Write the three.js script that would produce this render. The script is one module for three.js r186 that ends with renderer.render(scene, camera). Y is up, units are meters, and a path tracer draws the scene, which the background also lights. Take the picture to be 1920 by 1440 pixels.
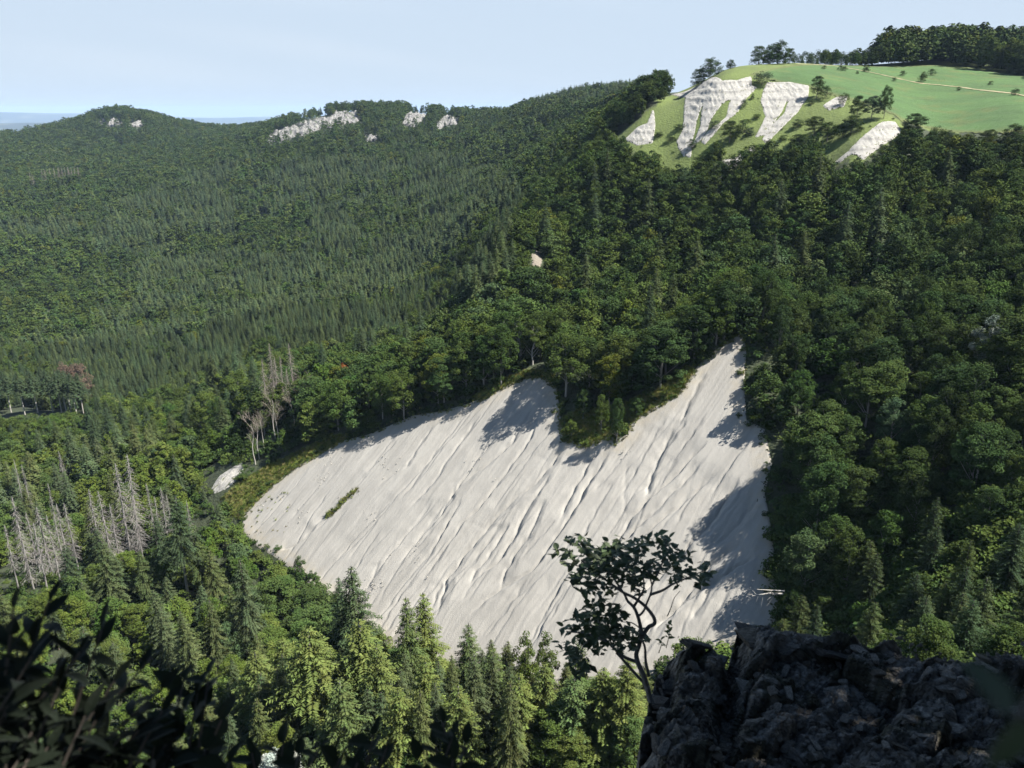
import * as THREE from 'three';
import { createNoise2D, createNoise3D } from 'simplex-noise';

// ------------------------------------------------------------------ camera, sky, sun, exposure
const D2R = Math.PI / 180, PW = 1920, PH = 1440, FOV = 52, PITCH = 19.2 * D2R;
const FOCAL = PH / 2 / Math.tan(FOV * D2R / 2), CP = Math.cos(PITCH), SP = Math.sin(PITCH);
const EXPOSURE = 2.95, SUN_EL = 55 * D2R, SUN_AZ = 6 * D2R;       // azimuth counted from +x (right) towards the viewer
const scene = new THREE.Scene();
const camera = new THREE.PerspectiveCamera(FOV, 4 / 3, 0.1, 40000);
camera.position.set(0, 0, 0);
camera.rotation.set(-PITCH, 0, 0);
camera.focus = 120; camera.userData.fStop = 3.2;
const renderer = new THREE.WebGLRenderer({ antialias: true });
renderer.toneMapping = THREE.LinearToneMapping;
renderer.toneMappingExposure = EXPOSURE;
renderer.shadowMap.enabled = true;
{ // clear pale summer sky, paler towards the horizon, the same all round
  const w = 512, h = 512, data = new Float32Array(w * h * 4);
  const stops = [[0, [0.66, 0.775, 0.9]], [8, [0.62, 0.75, 0.9]], [15, [0.46, 0.62, 0.83]], [26, [0.28, 0.43, 0.68]], [45, [0.14, 0.25, 0.47]], [90, [0.075, 0.15, 0.33]]];
  const wisp = (u, e, c) => { const a = u * 2 * Math.PI, s = Math.sin(a * 5 + e * 0.5 + 1.3 * Math.sin(a * 11 + e * 0.9)) * Math.sin(e * 0.8 + 2 * Math.sin(a * 3)) + 0.5 * Math.sin(a * 23 + e * 2.2 + Math.sin(a * 7)); return 1 + Math.max(0, s) * (c === 2 ? 0.012 : c ? 0.022 : 0.035); }; // thin veils of high cloud
  for (let j = 0; j < h; j++) {
    const e = Math.max(0, ((j + 0.5) / h - 0.5) * 180);
    let k = 0; while (k < stops.length - 2 && e > stops[k + 1][0]) k++;
    const t = Math.min(1, (e - stops[k][0]) / (stops[k + 1][0] - stops[k][0]));
    for (let i = 0; i < w; i++) for (let c = 0; c < 4; c++) data[(j * w + i) * 4 + c] = c === 3 ? 1 : (stops[k][1][c] * (1 - t) + stops[k + 1][1][c] * t) / EXPOSURE * wisp(i / w, e, c);
  }
  const t = new THREE.DataTexture(data, w, h, THREE.RGBAFormat, THREE.FloatType);
  t.mapping = THREE.EquirectangularReflectionMapping; t.magFilter = THREE.LinearFilter; t.needsUpdate = true;
  scene.background = t; scene.environment = t;
}
const sun = new THREE.DirectionalLight(new THREE.Color(1, 0.955, 0.88), 5);
const SUN = new THREE.Vector3(Math.cos(SUN_EL) * Math.cos(SUN_AZ), Math.sin(SUN_EL), Math.cos(SUN_EL) * Math.sin(SUN_AZ));
sun.position.copy(SUN).multiplyScalar(900); sun.target.position.set(0, 0, 0);
sun.castShadow = true; sun.shadow.mapSize.set(4096, 4096);
Object.assign(sun.shadow.camera, { left: -900, right: 900, top: 900, bottom: -900, near: 10, far: 3000 });
scene.add(sun, sun.target);
scene.fog = new THREE.FogExp2(new THREE.Color(0.52, 0.71, 0.98), 0.000046);

// ------------------------------------------------------------------ small tools
let seed = 7;
const rnd = () => { seed = (seed + 0x6d2b79f5) | 0; let t = Math.imul(seed ^ (seed >>> 15), 1 | seed); t = (t + Math.imul(t ^ (t >>> 7), 61 | t)) ^ t; return ((t ^ (t >>> 14)) >>> 0) / 4294967296; };
const rr = (a, b) => a + (b - a) * rnd(), pick = (a) => a[Math.floor(rnd() * a.length)];
const clamp = (x, a, b) => Math.min(b, Math.max(a, x)), sstep = (x, a, b) => { const t = clamp((x - a) / (b - a), 0, 1); return t * t * (3 - 2 * t); };
const lerp = (a, b, t) => a + (b - a) * t;
const n2 = createNoise2D(rnd), n3 = createNoise3D(rnd);
const fbm = (x, y, o = 4) => { let s = 0, a = 0.5; for (let i = 0; i < o; i++, a *= 0.5, x *= 2.03, y *= 2.03) s += a * n2(x, y); return s; };
const V = (x, y, z) => new THREE.Vector3(x, y, z);
// ground plan coordinates: x to the right, d = -z away from the viewer. A line of sight is (u, v) = (x / d, y / d)
const sight = (px, py) => { const f = CP * FOCAL + (720 - py) * SP; return [(px - 960) / f, -(FOCAL * SP - (720 - py) * CP) / f]; };
const at = (px, py, d) => { const [u, v] = sight(px, py); return V(u * d, v * d, -d); };
const toPx = (x, y, d) => { const dep = d * CP - y * SP; return [960 + x / dep * FOCAL, 720 - (y * CP + d * SP) / dep * FOCAL]; };
const inside = (p, x, y) => { let c = false; for (let i = 0, j = p.length - 1; i < p.length; j = i++) { const a = p[i], b = p[j]; if ((a[1] > y) !== (b[1] > y) && x < (b[0] - a[0]) * (y - a[1]) / (b[1] - a[1]) + a[0]) c = !c; } return c; };
const edgeDist = (p, x, y, closed = true) => { let m = 1e9; for (let i = closed ? 0 : 1, j = closed ? p.length - 1 : 0; i < p.length; j = i++) { const ax = p[j][0], ay = p[j][1], bx = p[i][0] - ax, by = p[i][1] - ay, t = clamp(((x - ax) * bx + (y - ay) * by) / (bx * bx + by * by || 1), 0, 1); m = Math.min(m, Math.hypot(x - ax - bx * t, y - ay - by * t)); } return m; };
const box2 = (p, m = 0) => { const b = [1e9, 1e9, -1e9, -1e9]; for (const [x, y] of p) { b[0] = Math.min(b[0], x); b[1] = Math.min(b[1], y); b[2] = Math.max(b[2], x); b[3] = Math.max(b[3], y); } return [b[0] - m, b[1] - m, b[2] + m, b[3] + m]; };
const names = new Map();
const numbered = (n) => { const k = names.get(n) ?? 0; names.set(n, k + 1); return k ? n + '_' + String(k).padStart(3, '0') : n; };
function tag(o, label, category, group, kind) { o.userData.label = label; if (category) o.userData.category = category; if (group) o.userData.group = group; if (kind) o.userData.kind = kind; return o; }
function mesh(name, geo, mat, parent) { const m = new THREE.Mesh(geo, mat); m.castShadow = m.receiveShadow = true; m.name = parent && parent !== scene ? name : numbered(name); (parent ?? scene).add(m); return m; }
function thing(name, label, category, p, group) { const g = new THREE.Group(); g.name = numbered(name); g.position.copy(p); tag(g, label, category, group); scene.add(g); return g; }
// triangle collector with vertex colours
class GB {
  constructor() { this.p = []; this.c = []; this.col = [1, 1, 1]; }
  color(r, g, b) { this.col = [r, g, b]; return this; }
  tri(a, b, c) { this.p.push(a.x, a.y, a.z, b.x, b.y, b.z, c.x, c.y, c.z); const k = this.col; this.c.push(...k, ...k, ...k); }
  quad(a, b, c, d) { this.tri(a, b, c); this.tri(a, c, d); }
  tube(pts, r0, r1, n = 6) {
    let prev = null; const up = V(0.31, 0.11, 0.94);
    for (let i = 0; i < pts.length; i++) {
      const t = pts[Math.min(i + 1, pts.length - 1)].clone().sub(pts[Math.max(i - 1, 0)]).normalize(), s = t.clone().cross(up); if (s.lengthSq() < 1e-4) s.set(1, 0, 0); s.normalize();
      const b = t.clone().cross(s), r = Array.isArray(r0) ? r0[i] : lerp(r0, r1, i / (pts.length - 1)), ring = [];
      for (let k = 0; k < n; k++) { const a = k / n * 2 * Math.PI; ring.push(pts[i].clone().addScaledVector(s, Math.cos(a) * r).addScaledVector(b, Math.sin(a) * r)); }
      if (prev) for (let k = 0; k < n; k++) { const q = (k + 1) % n; this.quad(prev[k], prev[q], ring[q], ring[k]); }
      prev = ring;
    }
  }
  build() { const g = new THREE.BufferGeometry(); g.setAttribute('position', new THREE.Float32BufferAttribute(this.p, 3)); g.setAttribute('color', new THREE.Float32BufferAttribute(this.c, 3)); g.computeVertexNormals(); return g; }
}
const mat = (r, g, b, o = {}) => new THREE.MeshStandardMaterial({ color: new THREE.Color().setRGB(r * 0.7, g * 0.7, b * 0.7), roughness: 0.95, vertexColors: true, side: THREE.DoubleSide, ...o });
function noiseTex(w, fn, repeat = true) { const d = new Uint8Array(w * w * 4); for (let j = 0; j < w; j++) for (let i = 0; i < w; i++) { const v = fn(i / w, j / w); for (let c = 0; c < 3; c++) d[(j * w + i) * 4 + c] = clamp(v, 0, 1) * 255; d[(j * w + i) * 4 + 3] = 255; } const t = new THREE.DataTexture(d, w, w); t.magFilter = THREE.LinearFilter; t.wrapS = t.wrapT = repeat ? THREE.RepeatWrapping : THREE.ClampToEdgeWrapping; t.needsUpdate = true; return t; }
const torus = (u, v, f, o = 5) => { let s = 0, a = 0.5; for (let i = 0; i < o; i++, a *= 0.55, f *= 2) { const k = f / 2 / Math.PI, A = u * 2 * Math.PI, B = v * 2 * Math.PI; s += a * n3(Math.cos(A) * k + 7 * i, Math.sin(A) * k + Math.cos(B) * k * 1.01, Math.sin(B) * k + 3 * i); } return s; };

// ------------------------------------------------------------------ the lie of the land
// the bare marl slope is close to a plane that falls to the left and towards the viewer
const marlY = (x, d) => -138 + 0.5 * x + 0.5 * d;
const marlHit = (px, py) => { const [u, v] = sight(px, py), d = 138 / (0.5 * u + 0.5 - v); return [u * d, d]; };
const MARL_EDGE = [[452, 970], [470, 948], [500, 920], [540, 886], [590, 856], [640, 828], [690, 816], [740, 795], [775, 780], [820, 773], [850, 766], [880, 757], [905, 748], [935, 732], [960, 718], [985, 710], [1020, 708], [1040, 720], [1045, 745], [1050, 790], [1060, 826], [1075, 828], [1100, 836], [1125, 822], [1146, 808], [1152, 832], [1175, 815], [1190, 785], [1220, 768], [1245, 755], [1275, 735], [1300, 700], [1320, 672], [1345, 655], [1365, 640], [1388, 628], [1398, 650], [1394, 720], [1398, 788], [1432, 806], [1446, 870], [1432, 925], [1446, 1000], [1454, 1100], [1462, 1180], [1400, 1215], [1250, 1270], [1100, 1310], [960, 1300], [850, 1260], [780, 1240], [720, 1210], [660, 1160], [610, 1115], [570, 1085], [520, 1045], [480, 1022], [458, 1000]];
const MARL = MARL_EDGE.map(([a, b]) => marlHit(a, b)), MARL_BOX = box2(MARL, 12);
const CTRL = [ // picture position of the ground (or of the tree tops, with their height last) and how far away it is
  [-200, 250, 1400, 14], [0, 250, 1400, 14], [0, 330, 1000, 14], [60, 246, 1430, 14], [150, 228, 1440, 12], [210, 207, 1450, 12], [270, 213, 1450, 12], [330, 240, 1430, 12], [210, 264, 1300, 12], [110, 330, 950, 14], [250, 330, 950, 14], [0, 420, 720, 18], [200, 430, 700, 18], [400, 330, 900, 16], [400, 262, 1250, 14], [480, 236, 1300, 14], [400, 450, 640, 20], [600, 300, 880, 16], [515, 270, 1030, 6], [560, 222, 1110, 14], [620, 250, 1045, 4], [640, 206, 1110, 14], [700, 203, 1130, 14], [780, 203, 1130, 14], [760, 243, 1040, 6], [860, 205, 1130, 14], [900, 209, 1120, 14], [840, 250, 1000, 8], [960, 201, 1050, 14], [1010, 183, 1020, 14], [1100, 159, 980, 14], [1200, 149, 930, 16], [1260, 143, 880, 16], [1320, 143, 820, 14], [1000, 255, 650, 16], [1100, 215, 500, 12], [1190, 190, 420, 9],
  [600, 400, 640, 18], [800, 330, 700, 18], [800, 450, 480, 18], [600, 550, 380, 18], [400, 600, 380, 18], [200, 560, 480, 18], [0, 560, 480, 18], [0, 680, 340, 16], [200, 690, 320, 18], [400, 690, 270, 16], [560, 650, 270, 16], [700, 640, 240, 14], [850, 560, 280, 14], [950, 420, 325, 10], [900, 360, 480, 14], [880, 450, 375, 14], [1050, 330, 325, 9], [1000, 480, 245, 0], [1000, 560, 212, 12], [1150, 430, 262, 12], [1250, 400, 255, 10], [1080, 265, 405, 10], [1000, 310, 440, 12], [1140, 225, 390, 7], [1100, 370, 280, 9], [1160, 340, 285, 6], [1050, 440, 262, 10], [1150, 560, 200, 10], [1300, 560, 183, 10],
  [130, 780, 280, 0], [40, 780, 280, 0], [300, 800, 230, 8], [420, 800, 200, 6], [250, 900, 180, 8], [430, 900, 172, 0], [60, 900, 200, 8], [220, 1070, 150, 0], [60, 1090, 145, 0], [335, 1115, 130, 0], [400, 1000, 150, 6], [100, 1200, 115, 0], [580, 1390, 88, 0], [900, 1420, 84, 0], [1150, 1400, 80, 0], [300, 1350, 95, 0], [0, 1300, 100, 0], [600, 1180, 112, 8], [450, 1100, 128, 8],
  [1650, 650, 125, 9], [1650, 850, 105, 9], [1900, 900, 85, 9], [1900, 650, 115, 9], [1900, 500, 150, 9], [1900, 400, 185, 9], [1900, 300, 220, 8], [1650, 450, 190, 9], [1650, 1050, 90, 9], [1850, 1130, 68, 8], [1700, 1180, 55, 6], [1500, 550, 165, 10], [1400, 520, 175, 10], [1400, 400, 225, 10], [1550, 400, 215, 10], [1550, 335, 232, 8], [1750, 330, 230, 8], [1750, 270, 247, 5],
  [1180, 265, 325, 0], [1225, 190, 348, 0], [1290, 290, 298, 0], [1350, 150, 330, 0], [1370, 310, 280, 0], [1420, 150, 327, 0], [1440, 260, 287, 0], [1510, 170, 310, 0], [1480, 280, 275, 0], [1590, 195, 290, 0], [1560, 290, 258, 0], [1680, 225, 265, 0], [1600, 290, 246, 0], [1240, 320, 298, 0], [1270, 168, 352, 4],
  [1490, 118, 400, 0], [1450, 130, 350, 0], [1560, 140, 352, 0], [1660, 122, 430, 0], [1800, 127, 420, 0], [1900, 140, 395, 0], [1900, 180, 312, 0], [1900, 238, 262, 0], [1750, 236, 282, 0], [1700, 180, 335, 0], [2050, 200, 300, 0], [2050, 150, 400, 0], [2100, 700, 110, 9], [2100, 1000, 75, 9],
];
const RAW = [[-0.6, 1900, -90], [-0.3, 1900, -80], [0, 1600, -70], [0.2, 1400, -20], [0.5, 900, 10], [0.62, 600, 28], [-0.6, 2600, -280], [-0.3, 2600, -280], [0, 2400, -260], [0.3, 2400, -150], [0.7, 1500, 0], [0.4, 560, 20], [0.55, 560, 32], [0.3, 560, 6], [0.24, 480, 6],
  [0, 62, -79], [0, 42, -68], [0, 25, -54], [-0.7, 62, -79], [-0.7, 42, -68], [-0.7, 25, -54], [0.4, 58, -62], [0.4, 40, -50], [0.8, 40, -38], [0.8, 25, -31], [0.4, 25, -40], [0, 14, -44], [-0.7, 14, -44], [0.8, 14, -28]];
const sx = (u) => Math.atan(u) * 2.4;
const CP3 = [...CTRL.map(([px, py, d, h]) => { const [u, v] = sight(px, py); return [sx(u), Math.log(d), v - h / d]; }), ...RAW.map(([u, d, y]) => [sx(u), Math.log(d), y / d])];
for (let i = 0; i < MARL.length; i += 2) { const [x, d] = MARL[i]; CP3.push([sx(x / d), Math.log(d), marlY(x, d) / d]); }
for (const [px, py] of [[700, 900], [850, 950], [1000, 900], [1000, 1050], [1200, 900], [1250, 1050], [800, 1080], [560, 960]]) { const [x, d] = marlHit(px, py); CP3.push([sx(x / d), Math.log(d), marlY(x, d) / d]); }
const TPS = (() => { // thin plate spline through all of them
  const n = CP3.length, m = n + 3, A = Array.from({ length: m }, () => new Float64Array(m + 1)), phi = (r2) => r2 > 1e-12 ? 0.5 * r2 * Math.log(r2) : 0;
  for (let i = 0; i < n; i++) {
    const [a, b, z] = CP3[i];
    for (let j = 0; j < n; j++) A[i][j] = phi((a - CP3[j][0]) ** 2 + (b - CP3[j][1]) ** 2);
    A[i][i] += 0.0006; A[i][n] = A[n][i] = 1; A[i][n + 1] = A[n + 1][i] = a; A[i][n + 2] = A[n + 2][i] = b; A[i][m] = z;
  }
  for (let i = 0; i < m; i++) { let p = i; for (let k = i + 1; k < m; k++) if (Math.abs(A[k][i]) > Math.abs(A[p][i])) p = k; [A[i], A[p]] = [A[p], A[i]]; for (let k = i + 1; k < m; k++) { const f = A[k][i] / A[i][i]; if (f) for (let c = i; c <= m; c++) A[k][c] -= f * A[i][c]; } }
  const w = new Float64Array(m); for (let i = m - 1; i >= 0; i--) { let s = A[i][m]; for (let c = i + 1; c < m; c++) s -= A[i][c] * w[c]; w[i] = s / A[i][i]; }
  return (a, b) => { let s = w[n] + w[n + 1] * a + w[n + 2] * b; for (let i = 0; i < n; i++) s += w[i] * phi((a - CP3[i][0]) ** 2 + (b - CP3[i][1]) ** 2); return s; };
})();
function land(x, d) {
  let y = TPS(sx(x / d), Math.log(d)) * d;
  if (x > MARL_BOX[0] && x < MARL_BOX[2] && d > MARL_BOX[1] && d < MARL_BOX[3]) {
    const w = inside(MARL, x, d) ? 1 : 1 - sstep(edgeDist(MARL, x, d), 0, 10);
    if (w > 0) y = lerp(y, marlY(x, d), w);
  }
  return y;
}
function hit(px, py, d0 = 60, d1 = 2500) { // where a line of sight meets the ground
  const [u, v] = sight(px, py); let d = d0, last = d0;
  while (d < d1) { if (land(u * d, d) > v * d) { let lo = last, hi = d; for (let i = 0; i < 18; i++) { const m = (lo + hi) / 2; land(u * m, m) > v * m ? hi = m : lo = m; } return [u * hi, hi]; } last = d; d *= 1.012; }
  return null;
}
const plot = (pts, d0, d1) => pts.map(([a, b]) => hit(a, b, d0, d1)).filter(Boolean);

// areas of the picture that stay open, and the same areas on the ground
const SEEN_MARL = [[452, 972], [500, 922], [545, 885], [600, 852], [640, 830], [700, 822], [770, 785], [850, 772], [905, 752], [960, 722], [1020, 712], [1045, 745], [1058, 825], [1100, 838], [1150, 815], [1190, 790], [1245, 758], [1290, 725], [1325, 672], [1375, 640], [1392, 700], [1395, 790], [1430, 810], [1440, 880], [1425, 920], [1440, 1000], [1448, 1150], [1380, 1165], [1260, 1195], [1190, 1250], [1110, 1262], [1070, 1225], [960, 1195], [870, 1180], [830, 1195], [790, 1190], [745, 1185], [700, 1165], [690, 1130], [640, 1108], [600, 1082], [560, 1063], [520, 1040], [480, 1020], [456, 990]];
const BAD_PX = [
  [[1243, 167], [1290, 158], [1333, 147], [1353, 153], [1382, 152], [1407, 145], [1408, 160], [1417, 165], [1400, 182], [1387, 200], [1380, 213], [1355, 230], [1340, 249], [1322, 269], [1315, 263], [1331, 244], [1349, 232], [1364, 219], [1368, 196], [1373, 185], [1352, 195], [1341, 210], [1330, 227], [1325, 243], [1316, 259], [1299, 274], [1309, 250], [1315, 235], [1316, 213], [1320, 198], [1313, 203], [1304, 228], [1301, 247], [1295, 270], [1294, 294], [1284, 292], [1273, 277], [1270, 265], [1280, 247], [1283, 227], [1285, 193], [1287, 182], [1260, 178]],
  [[1440, 155], [1480, 155], [1515, 162], [1513, 182], [1494, 210], [1471, 233], [1452, 252], [1438, 268], [1431, 261], [1454, 230], [1472, 213], [1479, 192], [1473, 190], [1464, 210], [1454, 223], [1434, 252], [1418, 256], [1427, 240], [1437, 218], [1428, 190], [1432, 173]],
  [[1172, 262], [1195, 240], [1215, 232], [1224, 208], [1227, 235], [1222, 268], [1195, 272]],
  [[1355, 302], [1382, 296], [1412, 275], [1416, 282], [1395, 300], [1372, 316]],
  [[1545, 198], [1568, 184], [1588, 181], [1580, 200], [1555, 206]],
  [[1565, 306], [1592, 284], [1625, 252], [1655, 230], [1678, 230], [1690, 248], [1668, 262], [1640, 280], [1618, 298], [1596, 288], [1575, 304]],
];
const BAD = BAD_PX.map((p) => plot(p, 200, 420));
const FIELD_PX = [[1405, 140], [1450, 128], [1485, 116], [1560, 122], [1660, 125], [1750, 122], [1830, 130], [1930, 145], [2000, 160], [2000, 250], [1930, 250], [1880, 252], [1760, 243], [1690, 228], [1600, 190], [1560, 180], [1515, 164], [1440, 150]];
const FIELD = plot(FIELD_PX, 220, 520);
const SLOPE_PX = [[1180, 240], [1215, 190], [1250, 165], [1340, 140], [1410, 142], [1450, 150], [1520, 165], [1590, 180], [1690, 228], [1700, 252], [1660, 275], [1610, 310], [1560, 312], [1530, 270], [1480, 290], [1430, 290], [1385, 322], [1300, 318], [1240, 330], [1175, 285], [1140, 270]];
const SLOPE = plot(SLOPE_PX, 200, 420);
const STRIP_PX = [[452, 972], [425, 955], [418, 935], [460, 900], [500, 875], [545, 855], [620, 820], [648, 818], [640, 830], [590, 858], [540, 888], [500, 922]];
const STRIP = plot(STRIP_PX, 130, 230);
const SCREE_PX = [[396, 918], [410, 895], [432, 880], [452, 868], [456, 880], [440, 902], [424, 916], [404, 924]];
const SCREE = plot(SCREE_PX, 140, 240);
const NOSE_PX = [[1058, 826], [1052, 790], [1090, 770], [1150, 765], [1230, 735], [1285, 690], [1300, 698], [1275, 736], [1220, 770], [1190, 788], [1150, 818], [1100, 838]];
const NOSE = plot(NOSE_PX, 110, 200);
const CREST_PX = [[905, 750], [935, 732], [985, 708], [1022, 706], [1045, 722], [1040, 700], [985, 698], [930, 720], [895, 742]];
const CREST = plot(CREST_PX, 130, 200);
const GAP_PX = [[992, 462], [1012, 468], [1020, 480], [1012, 500], [1000, 498], [995, 478]];
const GAP = plot(GAP_PX, 200, 420);
const CLIFF_PX = [
  [[498, 264], [512, 252], [535, 244], [556, 238], [562, 250], [545, 260], [520, 269], [505, 268]],
  [[552, 228], [580, 213], [612, 214], [620, 222], [628, 214], [660, 210], [676, 214], [672, 228], [648, 232], [630, 240], [605, 240], [585, 248], [562, 258], [560, 246], [575, 234], [556, 236]],
  [[755, 234], [762, 216], [785, 208], [803, 205], [798, 216], [788, 228], [776, 238], [762, 236]],
  [[816, 242], [826, 226], [842, 219], [862, 226], [856, 234], [836, 234], [822, 243]],
  [[832, 207], [842, 200], [848, 204], [838, 210]],
  [[680, 262], [688, 254], [700, 258], [708, 255], [706, 264], [690, 265]],
  [[202, 236], [208, 226], [222, 223], [228, 231], [215, 238]], [[240, 237], [262, 228], [274, 234], [258, 238]], [[184, 232], [196, 225], [199, 231], [190, 234]],
];
const CLIFF = CLIFF_PX.map((p) => plot(p, 700, 2000));
const OPEN_PX = [SEEN_MARL, ...BAD_PX.slice(0, 3), BAD_PX[4], BAD_PX[5], FIELD_PX, SCREE_PX, GAP_PX, [[1225, 200], [1285, 190], [1280, 265], [1300, 310], [1240, 300], [1225, 265]], [[1400, 200], [1440, 180], [1435, 240], [1410, 270], [1395, 250]], [[1560, 205], [1500, 230], [1440, 275], [1470, 280], [1530, 245]], [[1545, 300], [1640, 235], [1670, 228], [1640, 265], [1580, 300]], ...CLIFF_PX, [[460, 945], [520, 890], [600, 845], [640, 828], [600, 840], [530, 868], [470, 905]], [[1080, 826], [1105, 795], [1140, 790], [1135, 815], [1100, 835]]];
const OPEN_BOX = OPEN_PX.map((p) => box2(p));
const CLIFF0 = OPEN_PX.indexOf(CLIFF_PX[0]);
const isOpen = (px, py, lax) => OPEN_PX.some((p, i) => { if (lax && i >= CLIFF0 && i < CLIFF0 + CLIFF_PX.length) return false; const b = OPEN_BOX[i]; return px >= b[0] && px <= b[2] && py >= b[1] && py <= b[3] && inside(p, px, py); });
const GROUND_OPEN = [MARL, ...BAD, FIELD, SCREE, GAP, ...CLIFF].filter((p) => p.length > 2).map((p) => [p, box2(p)]);
const onOpen = (x, d) => GROUND_OPEN.some(([p, b]) => x > b[0] && x < b[2] && d > b[1] && d < b[3] && inside(p, x, d));
const sunk = (x, d) => { for (const [p, b] of GROUND_OPEN) if (x > b[0] && x < b[2] && d > b[1] && d < b[3] && inside(p, x, d)) return clamp(edgeDist(p, x, d) - (d > 700 ? 4 : d < 190 ? 1.2 : 2.5), 0, d > 700 ? 6 : d < 190 ? 3.4 : 1.4); return 0; };
const inP = (p, x, d) => p.length > 2 && inside(p, x, d);

// ------------------------------------------------------------------ ground
const grain = noiseTex(256, (u, v) => 0.5 + 0.7 * torus(u, v, 9)), fine = noiseTex(256, (u, v) => 0.5 + 0.75 * torus(u, v, 22, 4));
function sheet(name, nu, nv, place, shade, material, keep) { // a grid of ground with vertex colours and uv in metres
  const pos = new Float32Array(nu * nv * 3), col = new Float32Array(nu * nv * 3), uv = new Float32Array(nu * nv * 2), idx = [];
  for (let j = 0; j < nv; j++) for (let i = 0; i < nu; i++) {
    const k = j * nu + i, [x, y, d] = place(i / (nu - 1), j / (nv - 1)), c = shade(x, d, y);
    pos.set([x, y, -d], k * 3); col.set(c, k * 3); uv.set([x, d], k * 2);
  }
  for (let j = 0; j < nv - 1; j++) for (let i = 0; i < nu - 1; i++) { const k = j * nu + i; if (keep && !keep(pos[k * 3], -pos[k * 3 + 2], k, pos)) continue; idx.push(k, k + 1, k + nu + 1, k, k + nu + 1, k + nu); }
  const g = new THREE.BufferGeometry();
  g.setAttribute('position', new THREE.BufferAttribute(pos, 3)); g.setAttribute('color', new THREE.BufferAttribute(col, 3)); g.setAttribute('uv', new THREE.BufferAttribute(uv, 2)); g.setIndex(idx); g.computeVertexNormals();
  return mesh(name, g, material);
}
const texAt = (t, m) => { const c = t.clone(); c.repeat.set(1 / m, 1 / m); c.needsUpdate = true; return c; };
const floorMat = mat(1, 1, 1, { bumpMap: texAt(grain, 9), bumpScale: 0.2 });
tag(sheet('terrain', 420, 460, (a, b) => {
  const az = lerp(-47, 47, a) * D2R, r = 13 * Math.pow(2700 / 13, b), x = r * Math.sin(az), d = r * Math.cos(az);
  return [x, land(x, d) - sunk(x, d), d];
}, (x, d) => {
  const n = fbm(x * 0.05, d * 0.05) + 0.5 * fbm(x * 0.4, d * 0.4), k = 1 + 0.35 * n;
  if (inP(STRIP, x, d) || inP(NOSE, x, d) || inP(CREST, x, d)) return [0.15 * k, 0.175 * k, 0.04 * k];
  if (inP(SLOPE, x, d) || (d > 270 && x > 60 && edgeDist(FIELD, x, d) < 40 && n > -0.6)) return [0.112 * k, 0.152 * k, 0.03 * k];
  return [0.03 * k, 0.042 * k, 0.015 * k];
}, floorMat), 'forest floor and hillsides under the trees all round the valley', null, null, 'structure');

// bare patches laid on the land
function patch(name, poly, cell, dy, disp, shade, material, rough = 1, grow = 0) {
  const [x0, d0, x1, d1] = box2(poly, cell * 2), nu = Math.ceil((x1 - x0) / cell) + 1, nv = Math.ceil((d1 - d0) / cell) + 1;
  return sheet(name, nu, nv, (a, b) => { const x = lerp(x0, x1, a), d = lerp(d0, d1, b), e = edgeDist(poly, x, d), inn = inside(poly, x, d); return [x, land(x, d) + (inn || e < grow ? dy + disp(x, d, sstep(e, 0, 2.5)) : -Math.min(1.5, e * 0.35) + dy * 0.3), d]; }, shade, material,
    (x, d) => { const j = rough * n2(x * 0.6, d * 0.6) + rough * 0.6 * n2(x * 2.3, d * 2.3), e = edgeDist(poly, x, d); return inside(poly, x, d) ? e > j * 0.7 - 0.35 * rough : e < 0.5 * rough + grow + Math.min(0.1, j); });
}
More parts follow.
